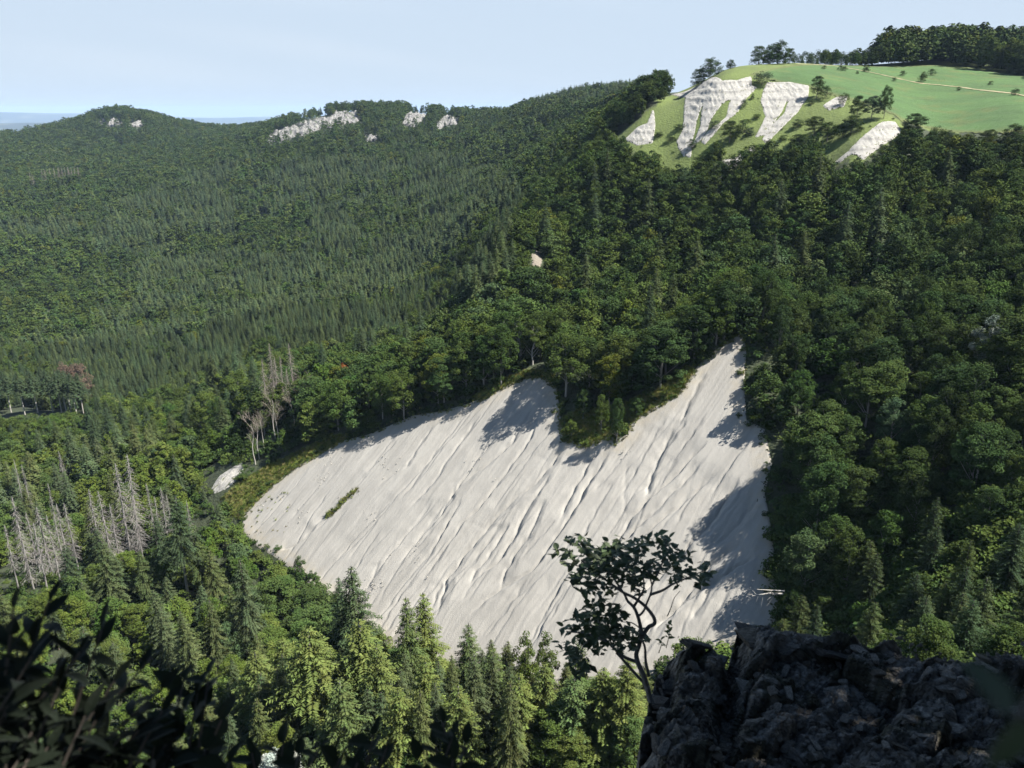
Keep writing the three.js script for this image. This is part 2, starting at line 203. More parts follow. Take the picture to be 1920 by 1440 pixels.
// crest lines of the marl ribs: the ground drops to the left of each (height of the drop, width of the flank)
const RIBS = [
  [1.0, 1.6, [1275, 805], [1252, 845], [1232, 882], [1221, 925]], [1.3, 1.2, [1152, 843], [1133, 875], [1110, 905], [1093, 943], [1067, 978], [1058, 990], [1028, 1033], [1022, 1048], [1000, 1072], [957, 1100], [932, 1117], [912, 1133], [880, 1165]],
  [1.0, 1.0, [1133, 833], [1110, 867], [1098, 888], [1087, 907], [1070, 943], [1058, 973]], [1.4, 2.2, [1072, 828], [1050, 866], [1030, 890], [1006, 918], [977, 938], [960, 952], [937, 972], [920, 990], [898, 1017], [880, 1042], [867, 1063], [855, 1080], [852, 1100], [843, 1130], [830, 1165]],
  [1.1, 1.1, [1043, 882], [1027, 907], [1010, 932], [993, 958], [978, 987], [972, 1003], [957, 1023], [948, 1038], [932, 1055], [907, 1075], [895, 1092]], [1.0, 2.0, [1032, 935], [1013, 980], [1000, 1010], [990, 1020], [977, 1043], [962, 1072], [957, 1100]],
  [0.9, 1.0, [958, 978], [955, 985], [940, 1012], [920, 1043], [897, 1072], [893, 1090]], [0.6, 0.8, [853, 960], [830, 1000], [812, 1032], [800, 1050]],
  [0.8, 0.9, [1020, 787], [1008, 797], [998, 822], [983, 845], [960, 877], [938, 905], [918, 930], [897, 955], [873, 975], [855, 1002], [833, 1035], [815, 1065], [790, 1100]], [0.5, 0.8, [855, 905], [852, 935], [833, 958], [807, 990], [780, 1020]],
  [0.9, 1.6, [1012, 745], [1007, 767], [998, 785], [982, 803], [965, 830], [942, 852], [922, 872], [892, 895], [860, 925], [840, 950]], [0.5, 1.2, [973, 775], [950, 803], [920, 840], [890, 870]],
  [0.6, 1.0, [903, 778], [875, 818], [857, 845], [843, 865], [820, 902], [803, 920], [770, 955]], [0.5, 1.0, [882, 770], [843, 820], [817, 853], [792, 890], [778, 910], [750, 940]], [0.5, 1.0, [817, 795], [790, 837], [767, 875], [737, 893], [705, 920]], [0.4, 1.0, [747, 827], [717, 860], [690, 890]],
  [1.2, 0.9, [1330, 828], [1317, 842], [1293, 867], [1280, 882], [1247, 912], [1223, 933], [1193, 963], [1180, 983], [1160, 1012], [1130, 1045]], [0.9, 1.1, [1327, 858], [1310, 883], [1280, 915], [1270, 923], [1253, 942], [1223, 968], [1197, 990], [1170, 1015], [1120, 1065], [1060, 1110]],
  [1.0, 1.4, [1360, 885], [1335, 907], [1293, 940], [1263, 962], [1230, 988], [1203, 1012], [1150, 1060], [1090, 1120]], [1.4, 1.6, [1400, 905], [1372, 940], [1340, 978], [1320, 1002], [1302, 1018], [1287, 1040], [1250, 1080], [1200, 1130]],
  [1.2, 1.3, [1400, 1020], [1378, 1035], [1357, 1050], [1330, 1073], [1300, 1108], [1267, 1143], [1233, 1168], [1205, 1210]], [1.6, 1.0, [1420, 1050], [1397, 1060], [1368, 1075], [1335, 1098], [1307, 1115], [1273, 1143], [1253, 1160], [1230, 1190]],
  [0.9, 1.5, [1367, 1083], [1337, 1120], [1320, 1147], [1305, 1170]], [0.5, 0.7, [1383, 1093], [1352, 1140]], [0.7, 0.5, [590, 990], [568, 1013], [547, 1027], [523, 1035]], [0.5, 0.8, [690, 895], [680, 903], [647, 942], [613, 970], [587, 990]], [0.6, 1.6, [722, 1053], [710, 1078], [697, 1105]], [0.6, 1.5, [840, 1090], [833, 1103], [822, 1140]], [0.35, 2.5, [1195, 860], [1196, 900], [1195, 960]],
  [0.8, 1.3, [1440, 930], [1400, 985], [1370, 1010], [1340, 1030]], [0.5, 1.2, [1330, 700], [1300, 760], [1285, 790]], [0.5, 1.0, [1290, 790], [1262, 830], [1240, 850]],
].map((r) => [...r.slice(0, 2), ...r.slice(2).map(([a, b]) => marlHit(a, b))]);
for (let i = 0; i < 110; i++) { // finer rills between them, all running down the slope
  let [x, d] = marlHit(rr(560, 1420), rr(720, 1120)); if (!inside(MARL, x, d)) continue;
  let t = Math.PI * 1.25 + rr(-0.12, 0.12); const l = [rr(0.14, 0.4), rr(0.2, 0.6), [x, d]], n = Math.round(rr(3, 8)); for (let k = 0; k < n; k++) { t += rr(-0.13, 0.13); x += Math.cos(t) * 2.6; d += Math.sin(t) * 2.6; l.push([x, d]); } RIBS.push(l);
}
for (let i = 0; i < RIBS.length; i++) RIBS[i] = (([h, w, ...p]) => { let len = 0; const at = [0]; for (let i = 1; i < p.length; i++) at.push(len += Math.hypot(p[i][0] - p[i - 1][0], p[i][1] - p[i - 1][1])); return { h, w, p, at, len, b: box2(p, 14) }; })(RIBS[i]);
function ribs(x, d) {
  let s = 0;
  const wx = x + 0.22 * n2(x * 0.35, d * 0.35) + 0.06 * n2(x * 1.3, d * 1.3), wd = d + 0.22 * n2(x * 0.35 + 50, d * 0.35);
  for (const { h, w, p, at, len, b } of RIBS) {
    if (x < b[0] || x > b[2] || d < b[1] || d > b[3]) continue;
    let best = 1e9, sg = 1, along = 0;
    for (let i = 1; i < p.length; i++) {
      const ax = p[i - 1][0], ay = p[i - 1][1], bx = p[i][0] - ax, by = p[i][1] - ay, q = bx * bx + by * by, t = clamp(((wx - ax) * bx + (wd - ay) * by) / q, 0, 1), ex = wx - ax - bx * t, ey = wd - ay - by * t, m = ex * ex + ey * ey;
      if (m < best) { best = m; sg = bx * (wd - ay) - by * (wx - ax); along = at[i - 1] + t * Math.sqrt(q); }
    }
    // the line runs downhill; its left-hand side in the picture (farther, more to the left) has sg < 0
    const q = sg < 0 ? Math.sqrt(best) : -Math.sqrt(best), f = sstep(along, -0.4, len * 0.14) * (1 - sstep(along, len * 0.82, len + 0.4)) * (0.92 + 0.12 * Math.sin(along * 0.4 + h * 9));
    const W = w * (0.85 + 0.2 * Math.sin(along * 0.3 + w * 5));
    s += h * f * ((q < 0 ? 0.15 * Math.exp(q / 1.5) : q < W ? 0.15 - 0.7 * Math.pow(q / W, 0.8) : -0.55 * Math.exp(-(q - W) / 4)) - 0.5 * Math.exp(-(((q - W * 0.85) / 0.26) ** 2)));
  }
  return s;
}
const marlMat = mat(1, 1, 1, { bumpMap: texAt(fine, 5), bumpScale: 0.03, roughness: 1 });
tag(patch('marl_slope', MARL, 0.24, 0.15, (x, d, e) => {
  const a = (x + (150 - d)) * 0.707, f = (x + d) * 0.707;      // across and down the slope
  return e * (ribs(x, d) * 0.82 + 0.06 * n2(a * 0.3 + 0.5 * n2(f * 0.1, a * 0.2), f * 0.035) + 0.05 * Math.pow(1 - Math.abs(n2(a * 0.5 + 0.4 * n2(f * 0.08, a * 0.1), f * 0.03)), 5) + 0.025 * Math.pow(1 - Math.abs(n2(a * 1.5, f * 0.09)), 4) + 0.012 * n2(a * 5, f * 0.6) + 0.012 * n2(x * 3, d * 3));
}, (x, d) => {
  const e = edgeDist(MARL, x, d), up = inside(MARL, x, d) ? 1 - sstep(e, 0.3, 4) : 1, n = 0.5 * fbm(x * 0.09, d * 0.09) + 0.35 * fbm(x * 0.8, d * 0.8, 3), a = (x + (150 - d)) * 0.707, f = (x + d) * 0.707, st = 0.05 * n2(a * 0.9, f * 0.08) + 0.07 * n2(a * 0.25, f * 0.03) + 0.06 * Math.max(0, n2(a * 2.6, f * 0.25)) * n2(x * 0.2, d * 0.2) - 0.05 * Math.abs(n2(x * 2.1, d * 2.1));
  const k = 0.375 * (1 + 0.14 * n + st), y = up * (0.5 + 0.5 * n2(x * 0.5, d * 0.5)) * 0.8;
  return [k * lerp(1, 1.02, y), k * lerp(0.955, 0.9, y), k * lerp(0.862, 0.68, y)];
}, marlMat, 1.5), 'bare pale grey marl slope with eroded ribs and gullies in the middle of the forest', null, null, 'structure');
const paleMat = mat(1, 1, 1, { bumpMap: texAt(fine, 4), bumpScale: 0.3, roughness: 1 });
const badShade = (x, d, y) => { const b = Math.sin(y * 2.1 + 1.5 * n2(x * 0.06, d * 0.06)) > 0.75 ? 0.8 : 1, k = (0.6 + 0.09 * fbm(x * 0.5, d * 0.5)) * b; const g = n2(x * 0.35, d * 0.35) + 0.5 * n2(x * 1.2, d * 1.2) > 0.95; return g ? [0.2, 0.22, 0.1] : [k, k * 0.965, k * 0.88]; };
BAD.forEach((p, i) => p.length > 2 && tag(patch('eroded_bank', p, 0.36, 0.25, (x, d, e) => { const y = land(x, d); return e * (0.25 * n2(x * 0.45, y * 0.12) + 0.22 * n2(x * 1.1, d * 0.15) + 0.07 * n2(x * 2.2, d * 2.2) + 0.3 * sstep(Math.sin(y * 2.1), -0.3, 0.6)); }, badShade, paleMat, 0.55, 0.35),
  ['widest pale eroded bank just under the meadow rim, split by green strips', 'tapering pale eroded bank right of the large bush under the meadow', 'small pale fan at the left end of the grassy bank', 'low pale outcrop at the foot of the grassy bank', 'small pale scar beside bushes below the meadow rim', 'pale eroded strip running down beside the dark wood at right'][i], null, null, 'structure'));
CLIFF.forEach((p, i) => p.length > 2 && tag(patch('white_cliff', p, 1.3, 2.2, (x, d, e) => e * (2.6 * n2(x * 0.09, d * 0.05) + 2.2 * n2(x * 0.25, d * 0.1) + 1.0 * n2(x * 0.6, d * 0.6)), (x, d) => { const k = 0.26 + 0.12 * n2(x * 0.35, d * 0.06) + 0.08 * fbm(x * 0.5, d * 0.5), g = n2(x * 0.12 + 4, d * 0.12) > 0.55; return g ? [0.07, 0.09, 0.05] : [k, k * 0.98, k * 0.94]; }, paleMat, 4),
  ['lower left end of the long white cliff on the far ridge', 'long white cliff high on the far wooded ridge', 'two white rock faces right of the long far cliff', 'small white rock face at the right of the far ridge', 'tiny white rock near the far ridge top', 'tiny white rock low under the far ridge', 'largest white rock on the far rounded knoll', 'right white rock on the far rounded knoll', 'left small white rock on the far rounded knoll'][i], null, null, 'structure'));
if (SCREE.length > 2) tag(patch('scree', SCREE, 0.35, 0.2, (x, d, e) => e * (0.4 * n2(x, d) + 0.2 * n2(x * 3, d * 3)), badShade, paleMat, 0.8), 'small pale scree patch left of the big marl slope among grass', null, null, 'structure');
if (GAP.length > 2) tag(patch('scree', GAP, 0.4, 0.2, (x, d, e) => e * (0.5 * n2(x, d) + 0.3 * n2(x * 3, d * 3)), (x, d) => { const k = 0.36 + 0.1 * fbm(x, d); return [k, k * 0.88, k * 0.7]; }, paleMat, 0.8), 'tiny beige bare patch in a gap high in the forest', null, null, 'structure');
tag(patch('meadow', FIELD, 1.2, 0.12, (x, d, e) => 0.1 * n2(x * 0.2, d * 0.2) * e, (x, d) => {
  const a = x * 0.55 + d * 0.83, n = 0.25 * fbm(x * 0.03, d * 0.03) + 0.05 * Math.sin(a * 0.55 + n2(x * 0.02, d * 0.02) * 2) + 0.1 * fbm(x * 0.3, d * 0.3), e = 1 - sstep(edgeDist(FIELD, x, d), 0.5, 5), k = 1 + n, dry = sstep(fbm(x * 0.05 + 9, d * 0.05), 0.1, 0.5);
  return [lerp(0.072 + 0.03 * dry, 0.17, e * 0.6) * k, lerp(0.152, 0.16, e * 0.6) * k, lerp(0.034, 0.05, e * 0.6) * k];
}, mat(1, 1, 1, { bumpMap: texAt(fine, 3), bumpScale: 0.15 }), 1), 'bright green mown meadow on the hilltop at upper right', null, null, 'structure');
function ribbon(name, line, w, dy, c, label) { // a narrow way laid on the land
  const pts = []; for (let i = 1; i < line.length; i++) for (let k = 0; k < 14; k++) pts.push([lerp(line[i - 1][0], line[i][0], k / 14), lerp(line[i - 1][1], line[i][1], k / 14)]);
  const g = new GB();
  let prev = null;
  for (let i = 0; i < pts.length - 1; i++) {
    const [x, d] = pts[i], tx = pts[i + 1][0] - x, td = pts[i + 1][1] - d, l = Math.hypot(tx, td), q = w * (0.75 + 0.5 * n2(i * 0.35, 3)), nx = -td / l * q, nd = tx / l * q, row = [-1, 0, 1].map((s) => V(x + nx * s, land(x + nx * s, d + nd * s) + dy + (s ? -0.02 : 0.06), -(d + nd * s))), k = 1 + 0.15 * n2(i * 0.5, 9);
    g.color(c[0] * k, c[1] * k, c[2] * k);
    if (prev) for (let s = 0; s < 2; s++) g.quad(prev[s], prev[s + 1], row[s + 1], row[s]);
    prev = row;
  }
  return tag(mesh(name, g.build(), mat(1, 1, 1)), label, null, null, 'structure');
}
ribbon('path', plot([[1492, 121], [1560, 124], [1620, 134], [1670, 145], [1725, 157], [1760, 160], [1800, 164], [1860, 172], [1925, 182], [1990, 196]], 220, 520), 0.9, 0.3, [0.36, 0.32, 0.18], 'pale dry track crossing the green meadow');
// far hills beyond the ridge
function farHills(name, dist, crest, depth, c, label) {
  tag(sheet(name, 160, 26, (a, b) => {
    const az = lerp(-52, 30, a) * D2R, t = b * 2 - 1, r = dist + depth * t, x = r * Math.sin(az), d = r * Math.cos(az);
    return [x, -420 + (crest(az / D2R) + 420) * (1 - t * t) + 16 * fbm(x * 0.0008, d * 0.0008), d];
  }, (x, d) => { const f = fbm(x * 0.002, d * 0.004), p = n2(x * 0.0009, d * 0.0014); return p > 0.68 ? [0.1, 0.11, 0.08] : [0.022 + 0.012 * f, 0.036 + 0.015 * f, 0.03]; }, mat(1, 1, 1)), label, null, null, 'structure');
}
farHills('distant_hills', 11000, (a) => lerp(-142, -180, sstep(a, -36, -16)) + 14 * Math.sin(a * 0.4), 1800, 0, 'nearer low wooded hills in blue haze at the left horizon');
farHills('distant_hills', 23000, (a) => lerp(-52, -186, sstep(a, -31, -20)) + 12 * Math.sin(a * 0.7), 3600, 0, 'farthest hazy blue hills along the left horizon');
sheet('distant_plain', 60, 30, (a, b) => { const az = lerp(-55, 40, a) * D2R, r = 2400 * Math.pow(12, b), x = r * Math.sin(az); return [x, -400, r * Math.cos(az)]; }, () => [0.03, 0.045, 0.03], mat(1, 1, 1)).userData = { kind: 'structure', label: 'hazy plain far below behind the wooded ridge' };
// ------------------------------------------------------------------ trees: shapes
const jit = (c, k) => { const f = 1 + rr(-k, k); return [c[0] * f * (1 + rr(-k, k) * 0.4), c[1] * f, c[2] * f]; };
function spruceShape(H, R, base, o = {}) { // a Norway spruce with drooping boughs and hanging twigs
  const g = new GB(), step = o.step ?? 0.62, hang = o.hang ?? 0.16, droop = o.droop ?? 1, tone = o.tone ?? [1, 1, 1];
  for (let y = H * base; y < H - 0.15; y += step * rr(0.8, 1.2)) {
    const t = (y - H * base) / (H * (1 - base)), L = (R * Math.pow(1 - t, 0.78) * (t < 0.12 ? 0.75 + 2 * t : 1) + 0.12), nb = t > 0.9 ? 4 : Math.round(rr(4.6, 6.4)), a0 = rr(0, 6.3);
    for (let b = 0; b < nb; b++) {
      const a = a0 + (b + rr(-0.25, 0.25)) / nb * 6.283, len = L * rr(0.72, 1.15), ca = Math.cos(a), sa = Math.sin(a), sag = (0.42 + 0.25 * (1 - t)) * droop * rr(0.8, 1.2), P = (s) => V(ca * len * s, y + len * (0.12 * s - sag * s * s + 0.22 * s * s * s), sa * len * s);
      const bt = jit(tone, 0.2);
      g.color(0.3, 0.25, 0.2); if (len > 0.8) g.tube([P(0), P(0.5), P(0.85)], 0.035, 0.012, 3);
      const n = Math.max(2, Math.round(len / hang));
      for (let k = 0; k < n; k++) {
        const s = 0.12 + 0.88 * (k + rnd()) / n, p = P(s), tip = s > 0.82 ? 1.25 : 1;
        g.color(...jit(bt.map((c) => c * tip), 0.15));
        for (const sd of [-1, 1]) { // side twig, out and forward, sagging
          const l = (0.24 + 0.34 * len / 3 * (1 - s * 0.75)) * rr(0.75, 1.3), dx = ca * 0.55 - sd * sa, dz = sa * 0.55 + sd * ca, w = rr(0.05, 0.085), q = V(p.x + dx * l, p.y - l * rr(0.25, 0.7) * droop, p.z + dz * l), m = p.clone().lerp(q, 0.5).add(V(0, 0.05, 0));
          const o1 = V(-ca * w, w * 0.5, -sa * w);
          g.quad(p.clone(), m.clone().add(o1), q, m.clone().sub(o1));
        }
        const hl = rr(0.25, 0.62) * (0.4 + 0.6 * Math.min(1, len / 2)) * droop, hw = rr(0.045, 0.08), tx = -sa, tz = ca; // hanging twig
        g.quad(V(p.x - tx * hw, p.y, p.z - tz * hw), V(p.x + tx * hw, p.y, p.z + tz * hw), V(p.x + tx * hw * 0.5 + rr(-0.1, 0.1), p.y - hl, p.z + tz * hw * 0.5 + rr(-0.1, 0.1)), V(p.x - tx * hw * 0.5, p.y - hl * 0.95, p.z - tz * hw * 0.5));
      }
    }
  }
  g.color(...tone); for (let k = 0; k < 3; k++) { const a = k * 2.1; g.tri(V(Math.cos(a) * 0.09, H - 0.7, Math.sin(a) * 0.09), V(-Math.cos(a) * 0.09, H - 0.7, -Math.sin(a) * 0.09), V(0, H + 0.2, 0)); }
  return g.build();
}
function spruceMid(H, R, base, whorls, blades, sub) { // the same tree seen from farther away
  const g = new GB();
  for (let i = 0; i < whorls; i++) {
    const t = (i + rr(0, 0.6)) / whorls, y = H * (base + (1 - base) * t), L = R * Math.pow(1 - t, 0.68) + 0.2, a0 = rr(0, 6.3);
    for (let b = 0; b < blades; b++) {
      const a = a0 + (b + rr(-0.3, 0.3)) / blades * 6.283, len = L * rr(0.7, 1.2), ca = Math.cos(a), sa = Math.sin(a), w = len * 2.0 / blades + 0.16;
      g.color(...jit([1, 1, 1], 0.22));
      const root = V(0, y + 0.15 * len, 0), tip = V(ca * len, y - len * rr(0.25, 0.5), sa * len);
      if (!sub) { g.quad(root, V(ca * len * 0.62 - sa * w, y - len * 0.3, sa * len * 0.62 + ca * w), tip, V(ca * len * 0.62 + sa * w, y - len * 0.34, sa * len * 0.62 - ca * w)); continue; }
      for (let s = 0; s < sub; s++) for (const sd of [-1, 1]) { const k = (s + 0.3 + rnd() * 0.5) / sub, p = root.clone().lerp(tip, k), l = w * (1.15 - 0.7 * k) * rr(0.7, 1.3), q = V(p.x + (ca * 0.5 - sd * sa) * l, p.y - l * rr(0.3, 0.8), p.z + (sa * 0.5 + sd * ca) * l), r = root.clone().lerp(tip, Math.min(1, k + 0.75 / sub)); g.tri(p, r, q); }
    }
  }
  g.color(1, 1, 1).tri(V(-0.12, H - 0.9, 0), V(0.12, H - 0.9, 0.05), V(0, H + 0.3, 0));
  return g.build();
}
function leafCard(g, p, nrm, size, bend = 0.25) { // one leafy spray: a folded kite
  const a = V(rr(-1, 1), rr(-1, 1), rr(-1, 1)).cross(nrm).normalize(), b = a.clone().cross(nrm).normalize(), l = size * rr(0.7, 1.3), w = l * rr(0.4, 0.65);
  const tip = p.clone().addScaledVector(a, l), tail = p.clone().addScaledVector(a, -l), s1 = p.clone().addScaledVector(b, w).addScaledVector(nrm, bend * w), s2 = p.clone().addScaledVector(b, -w).addScaledVector(nrm, bend * w);
  g.tri(tail, s1, tip); g.tri(tail, tip, s2);
}
function crownShape(H, R, o) { // a broadleaved crown: leafy clumps at the ends of its boughs, with gaps between
  const g = new GB(), cy = H * (o.cy ?? 0.62), ry = H * (o.ry ?? 0.4), cl = [];
  for (let i = 0; i < o.clumps; i++) {
    const up = 1 - 1.75 * Math.pow(rnd(), 1.25), a = rr(0, 6.283), q = Math.sqrt(Math.max(0, 1 - up * up)), k = i < o.clumps * 0.25 ? rr(0.25, 0.6) : rr(0.72, 1.03), low = up < 0 ? 1 : 1 - 0.12 * up;
    cl.push([V(Math.cos(a) * q * R * k * low, cy + up * ry * k, Math.sin(a) * q * R * k * low), R * rr(o.cr[0], o.cr[1])]);
  }
  for (const [c, r] of cl) {
    const out = c.clone().sub(V(0, cy - ry * 0.35, 0)).normalize(), tone = jit([1, 1, 1], 0.2), tilt = V(out.x * 0.5, 1, out.z * 0.5).normalize();
    for (let k = 0; k < o.leaves; k++) {
      let v = V(rr(-1, 1), rr(-1, 1), rr(-1, 1)); while (v.lengthSq() > 1) v = V(rr(-1, 1), rr(-1, 1), rr(-1, 1));
      const m = Math.pow(v.length(), -0.5); v.multiplyScalar(Math.min(m, 1.6));
      const p = c.clone().add(V(v.x * r, v.y * r * (o.flat ?? 0.55), v.z * r)).addScaledVector(out, -0.12 * r * (v.x * v.x + v.z * v.z)), nrm = tilt.clone().multiplyScalar(0.9).add(V(rr(-1, 1), rr(-0.6, 1), rr(-1, 1)).multiplyScalar(o.wild ?? 0.75)).addScaledVector(v, 0.5).normalize();
      g.color(...jit(tone, 0.16)); leafCard(g, p, nrm, o.leaf);
    }
  }
  return { geo: g.build(), cl };
}
function trunkShape(H, r, cl, o = {}) {
  const g = new GB(), lean = o.lean ?? 0.25; g.color(1, 1, 1);
  const pts = []; for (let i = 0; i <= 6; i++) pts.push(V(lean * Math.sin(i * 0.9) * i / 6, -0.6 + (H * (o.top ?? 0.72) + 0.6) * i / 6, lean * Math.cos(i * 1.3) * i / 6 - lean * 0.1));
  g.tube(pts, r, r * 0.3, 7);
  if (cl) for (let i = 0; i < cl.length; i += o.every ?? 2) { const c = cl[i][0], y0 = Math.max(H * 0.22, c.y - Math.hypot(c.x, c.z) * 1.1 - 0.4), s = pts[0].clone().lerp(pts[6], clamp(y0 / (H * 0.72), 0, 1)); g.tube([s, s.clone().lerp(c, 0.5).add(V(0, -0.1 * H * 0.1, 0)), c], r * 0.32, 0.02, 4); }
  return g.build();
}
function deadSpruce(H, R, o = {}) { // bare grey snag with its whorls of dead twigs
  const g = new GB(); g.color(1, 1, 1);
  const stick = (a, b, w) => { const t = b.clone().sub(a), s = V(-t.z, 0, t.x).normalize().multiplyScalar(w), u = V(0, w, 0); g.tri(a.clone().add(s), a.clone().sub(s), b); g.tri(a.clone().add(u), a.clone().sub(u), b); };
  for (let y = H * (o.base ?? 0.2); y < H - 0.2; y += rr(0.34, 0.6)) {
    const t = y / H, L = R * Math.pow(1 - t, 0.75) * (t < 0.35 ? 0.8 : 1) + 0.2, n = Math.round(rr(4, 6.5)), a0 = rr(0, 6.3);
    for (let b = 0; b < n; b++) {
      if (rnd() < 0.16) continue;
      const a = a0 + b / n * 6.283 + rr(-0.3, 0.3), len = L * rr(0.6, 1.15), ca = Math.cos(a), sa = Math.sin(a), P = (s) => V(ca * len * s, y + len * (0.1 * s - 0.75 * s * s + 0.2 * s * s * s), sa * len * s);
      const k = jit([1, 1, 1], 0.15); g.color(...k);
      stick(P(0), P(0.5), 0.06); stick(P(0.45), P(1), 0.05);
      for (let q = 0; q < 6; q++) { const s = 0.2 + 0.78 * (q + rnd()) / 6, p = P(s), l = rr(0.25, 0.7) * len * 0.4, sd = q % 2 ? 1 : -1; stick(p, V(p.x + (ca * 0.5 - sd * sa) * l, p.y - l * rr(0.4, 1.1), p.z + (sa * 0.5 + sd * ca) * l), 0.03); }
    }
  }
  return g.build();
}
function bareCrown(H, R) { // fine twigs of a leafless or dying broadleaved tree
  const g = new GB(); g.color(1, 1, 1);
  const grow = (p, dir, len, w, lv) => { const e = p.clone().addScaledVector(dir, len), s = V(-dir.z, 0.2, dir.x).normalize().multiplyScalar(w); g.tri(p.clone().add(s), p.clone().sub(s), e); g.tri(p.clone().add(V(0, 0, w)), p.clone().sub(V(0, 0, w)), e); if (lv) for (let i = 0; i < 4; i++) grow(p.clone().lerp(e, rr(0.35, 1)), dir.clone().add(V(rr(-0.8, 0.8), rr(-0.2, 0.6), rr(-0.8, 0.8))).normalize(), len * rr(0.5, 0.75), w * 0.6, lv - 1); };
  for (let i = 0; i < 9; i++) { const a = rr(0, 6.3); grow(V(0, H * rr(0.45, 0.9), 0), V(Math.cos(a) * 0.8, rr(0.5, 1.2), Math.sin(a) * 0.8).normalize(), R * rr(0.6, 1), 0.05, 3); }
  return g.build();
}
const NS = [spruceShape(22, 4.3, 0.12), spruceShape(22, 3.8, 0.26, { droop: 1.15 }), spruceShape(22, 4.6, 0.06, { droop: 0.8, step: 0.6 }), spruceShape(22, 4.0, 0.4, { droop: 1.05 })].map((g, i) => [g, trunkShape(22, 0.26, null, { top: 0.98, lean: 0.05 })]);
const MS = [0, 1, 2].map((i) => [spruceMid(22, [4.6, 4.1, 5.0][i], [0.1, 0.2, 0.15][i], 32, 8, 4), trunkShape(22, 0.24, null, { top: 0.97, lean: 0.05 })]);
const BARE_STEM = [spruceMid(22, 5.2, 0.55, 18, 8, 4), trunkShape(22, 0.3, null, { top: 0.97, lean: 0.15 })];
const FS = [0, 1, 2].map((i) => spruceMid(22, [5.6, 5.0, 6.2][i], 0.25, 12, 7, 0));
const leafy = (o) => { const c = crownShape(o.H, o.R, o); return [c.geo, trunkShape(o.H, o.r ?? 0.24, c.cl, o)]; };
const NB = [
  leafy({ H: 13, R: 4.3, clumps: 105, leaves: 100, leaf: 0.17, cr: [0.17, 0.3], cy: 0.54, ry: 0.47, flat: 0.6, wild: 1.0, every: 9 }),
  leafy({ H: 13, R: 3.8, clumps: 100, leaves: 100, leaf: 0.16, cr: [0.17, 0.3], cy: 0.53, ry: 0.48, flat: 0.7, wild: 1.1, every: 9 }),
  leafy({ H: 13, R: 4.8, clumps: 120, leaves: 100, leaf: 0.18, cr: [0.16, 0.28], cy: 0.55, ry: 0.46, flat: 0.45, wild: 0.8, every: 10 }),
  leafy({ H: 13, R: 3.2, clumps: 52, leaves: 100, leaf: 0.16, cr: [0.2, 0.34], cy: 0.64, ry: 0.36, wild: 1, every: 3, lean: 0.5 }),
];
const MB = [0, 1, 2].map((i) => leafy({ H: 13, R: [4.2, 3.7, 4.7][i], clumps: 70, leaves: 38, leaf: 0.32, cr: [0.17, 0.32], cy: 0.53, ry: 0.47, flat: 0.65, wild: 1, every: 14 }));
const FB = [0, 1, 2].map((i) => leafy({ H: 13, R: [4.4, 3.9, 5][i], clumps: 34, leaves: 12, leaf: 0.72, cr: [0.2, 0.4], cy: 0.53, ry: 0.46, wild: 0.9, every: 30 })[0]);
const BUSH = [0, 1, 2].map((i) => leafy({ H: 4, R: [2.3, 1.9, 2.6][i], clumps: 40, leaves: 60, leaf: 0.12, cr: [0.2, 0.4], cy: 0.5, ry: 0.5, r: 0.07, every: 3 }));
const SHRUB = crownShape(1.6, 1.3, { clumps: 12, leaves: 26, leaf: 0.17, cr: [0.35, 0.6], cy: 0.45, ry: 0.5 }).geo;
const DS = [0, 1, 2].map((i) => [deadSpruce(22, [3.5, 3.0, 2.4][i], { base: [0.15, 0.25, 0.35][i] }), trunkShape(22, 0.24, null, { top: 1, lean: 0.06 })]);
const DB = [0, 1].map((i) => [bareCrown(11, 3), trunkShape(11, 0.16, null, { top: 0.9, lean: 0.5 })]);
const SPRUCE = [[0.044, 0.063, 0.028], [0.05, 0.068, 0.026], [0.039, 0.058, 0.028], [0.055, 0.074, 0.027], [0.042, 0.066, 0.031]], LEAF = [[0.05, 0.082, 0.019], [0.06, 0.088, 0.02], [0.042, 0.073, 0.021], [0.07, 0.1, 0.022], [0.044, 0.075, 0.022], [0.055, 0.08, 0.019]], DARK = [[0.04, 0.066, 0.018], [0.047, 0.071, 0.018], [0.036, 0.065, 0.021], [0.051, 0.078, 0.02]];  // DARK: deeper greens, shade put into colour for the right-hand wood; bushes share them
const leafy2 = (r, g, b) => new THREE.MeshPhysicalMaterial({ color: new THREE.Color().setRGB(r * 0.7, g * 0.7, b * 0.7), roughness: 0.9, specularIntensity: 0.12, vertexColors: true, side: THREE.DoubleSide });
const matOf = new Map(), foliage = (c) => { const k = c.join(); if (!matOf.has(k)) matOf.set(k, leafy2(...c)); return matOf.get(k); };
const BARK = mat(0.2, 0.17, 0.14), GREY_BARK = mat(0.3, 0.28, 0.25), PALE_BARK = mat(0.5, 0.47, 0.42), DEADWOOD = mat(0.28, 0.265, 0.245), BROWNWOOD = mat(0.26, 0.23, 0.2), TWIG = mat(0.3, 0.26, 0.21), white = leafy2(1, 1, 1);
// one tree that can be picked out: trunk and crown under a group at its foot
function tree(name, label, category, group, x, d, shape, H, wide, crownC, bark, o = {}) {
  const t = thing(name, label, category, V(x, (o.y ?? land(x, d)) - 0.15, -d), group), s = H / (o.of ?? 22);
  t.rotation.set(o.tilt ?? rr(-0.02, 0.02), rr(0, 6.283), rr(-0.02, 0.02)); t.scale.set(s * wide, s, s * wide);
  mesh('trunk', shape[1], bark, t); mesh(o.crown ?? 'crown', shape[0], crownC.isMaterial ? crownC : foliage(crownC), t);
  return t;
}
// a tree given by where its top shows and how far away it stands
function topped(px, py, d, fn, grow = 0) { const p = at(px, py, d); const y = land(p.x, d); fn(p.x, d, Math.max(2, p.y - y + grow)); }

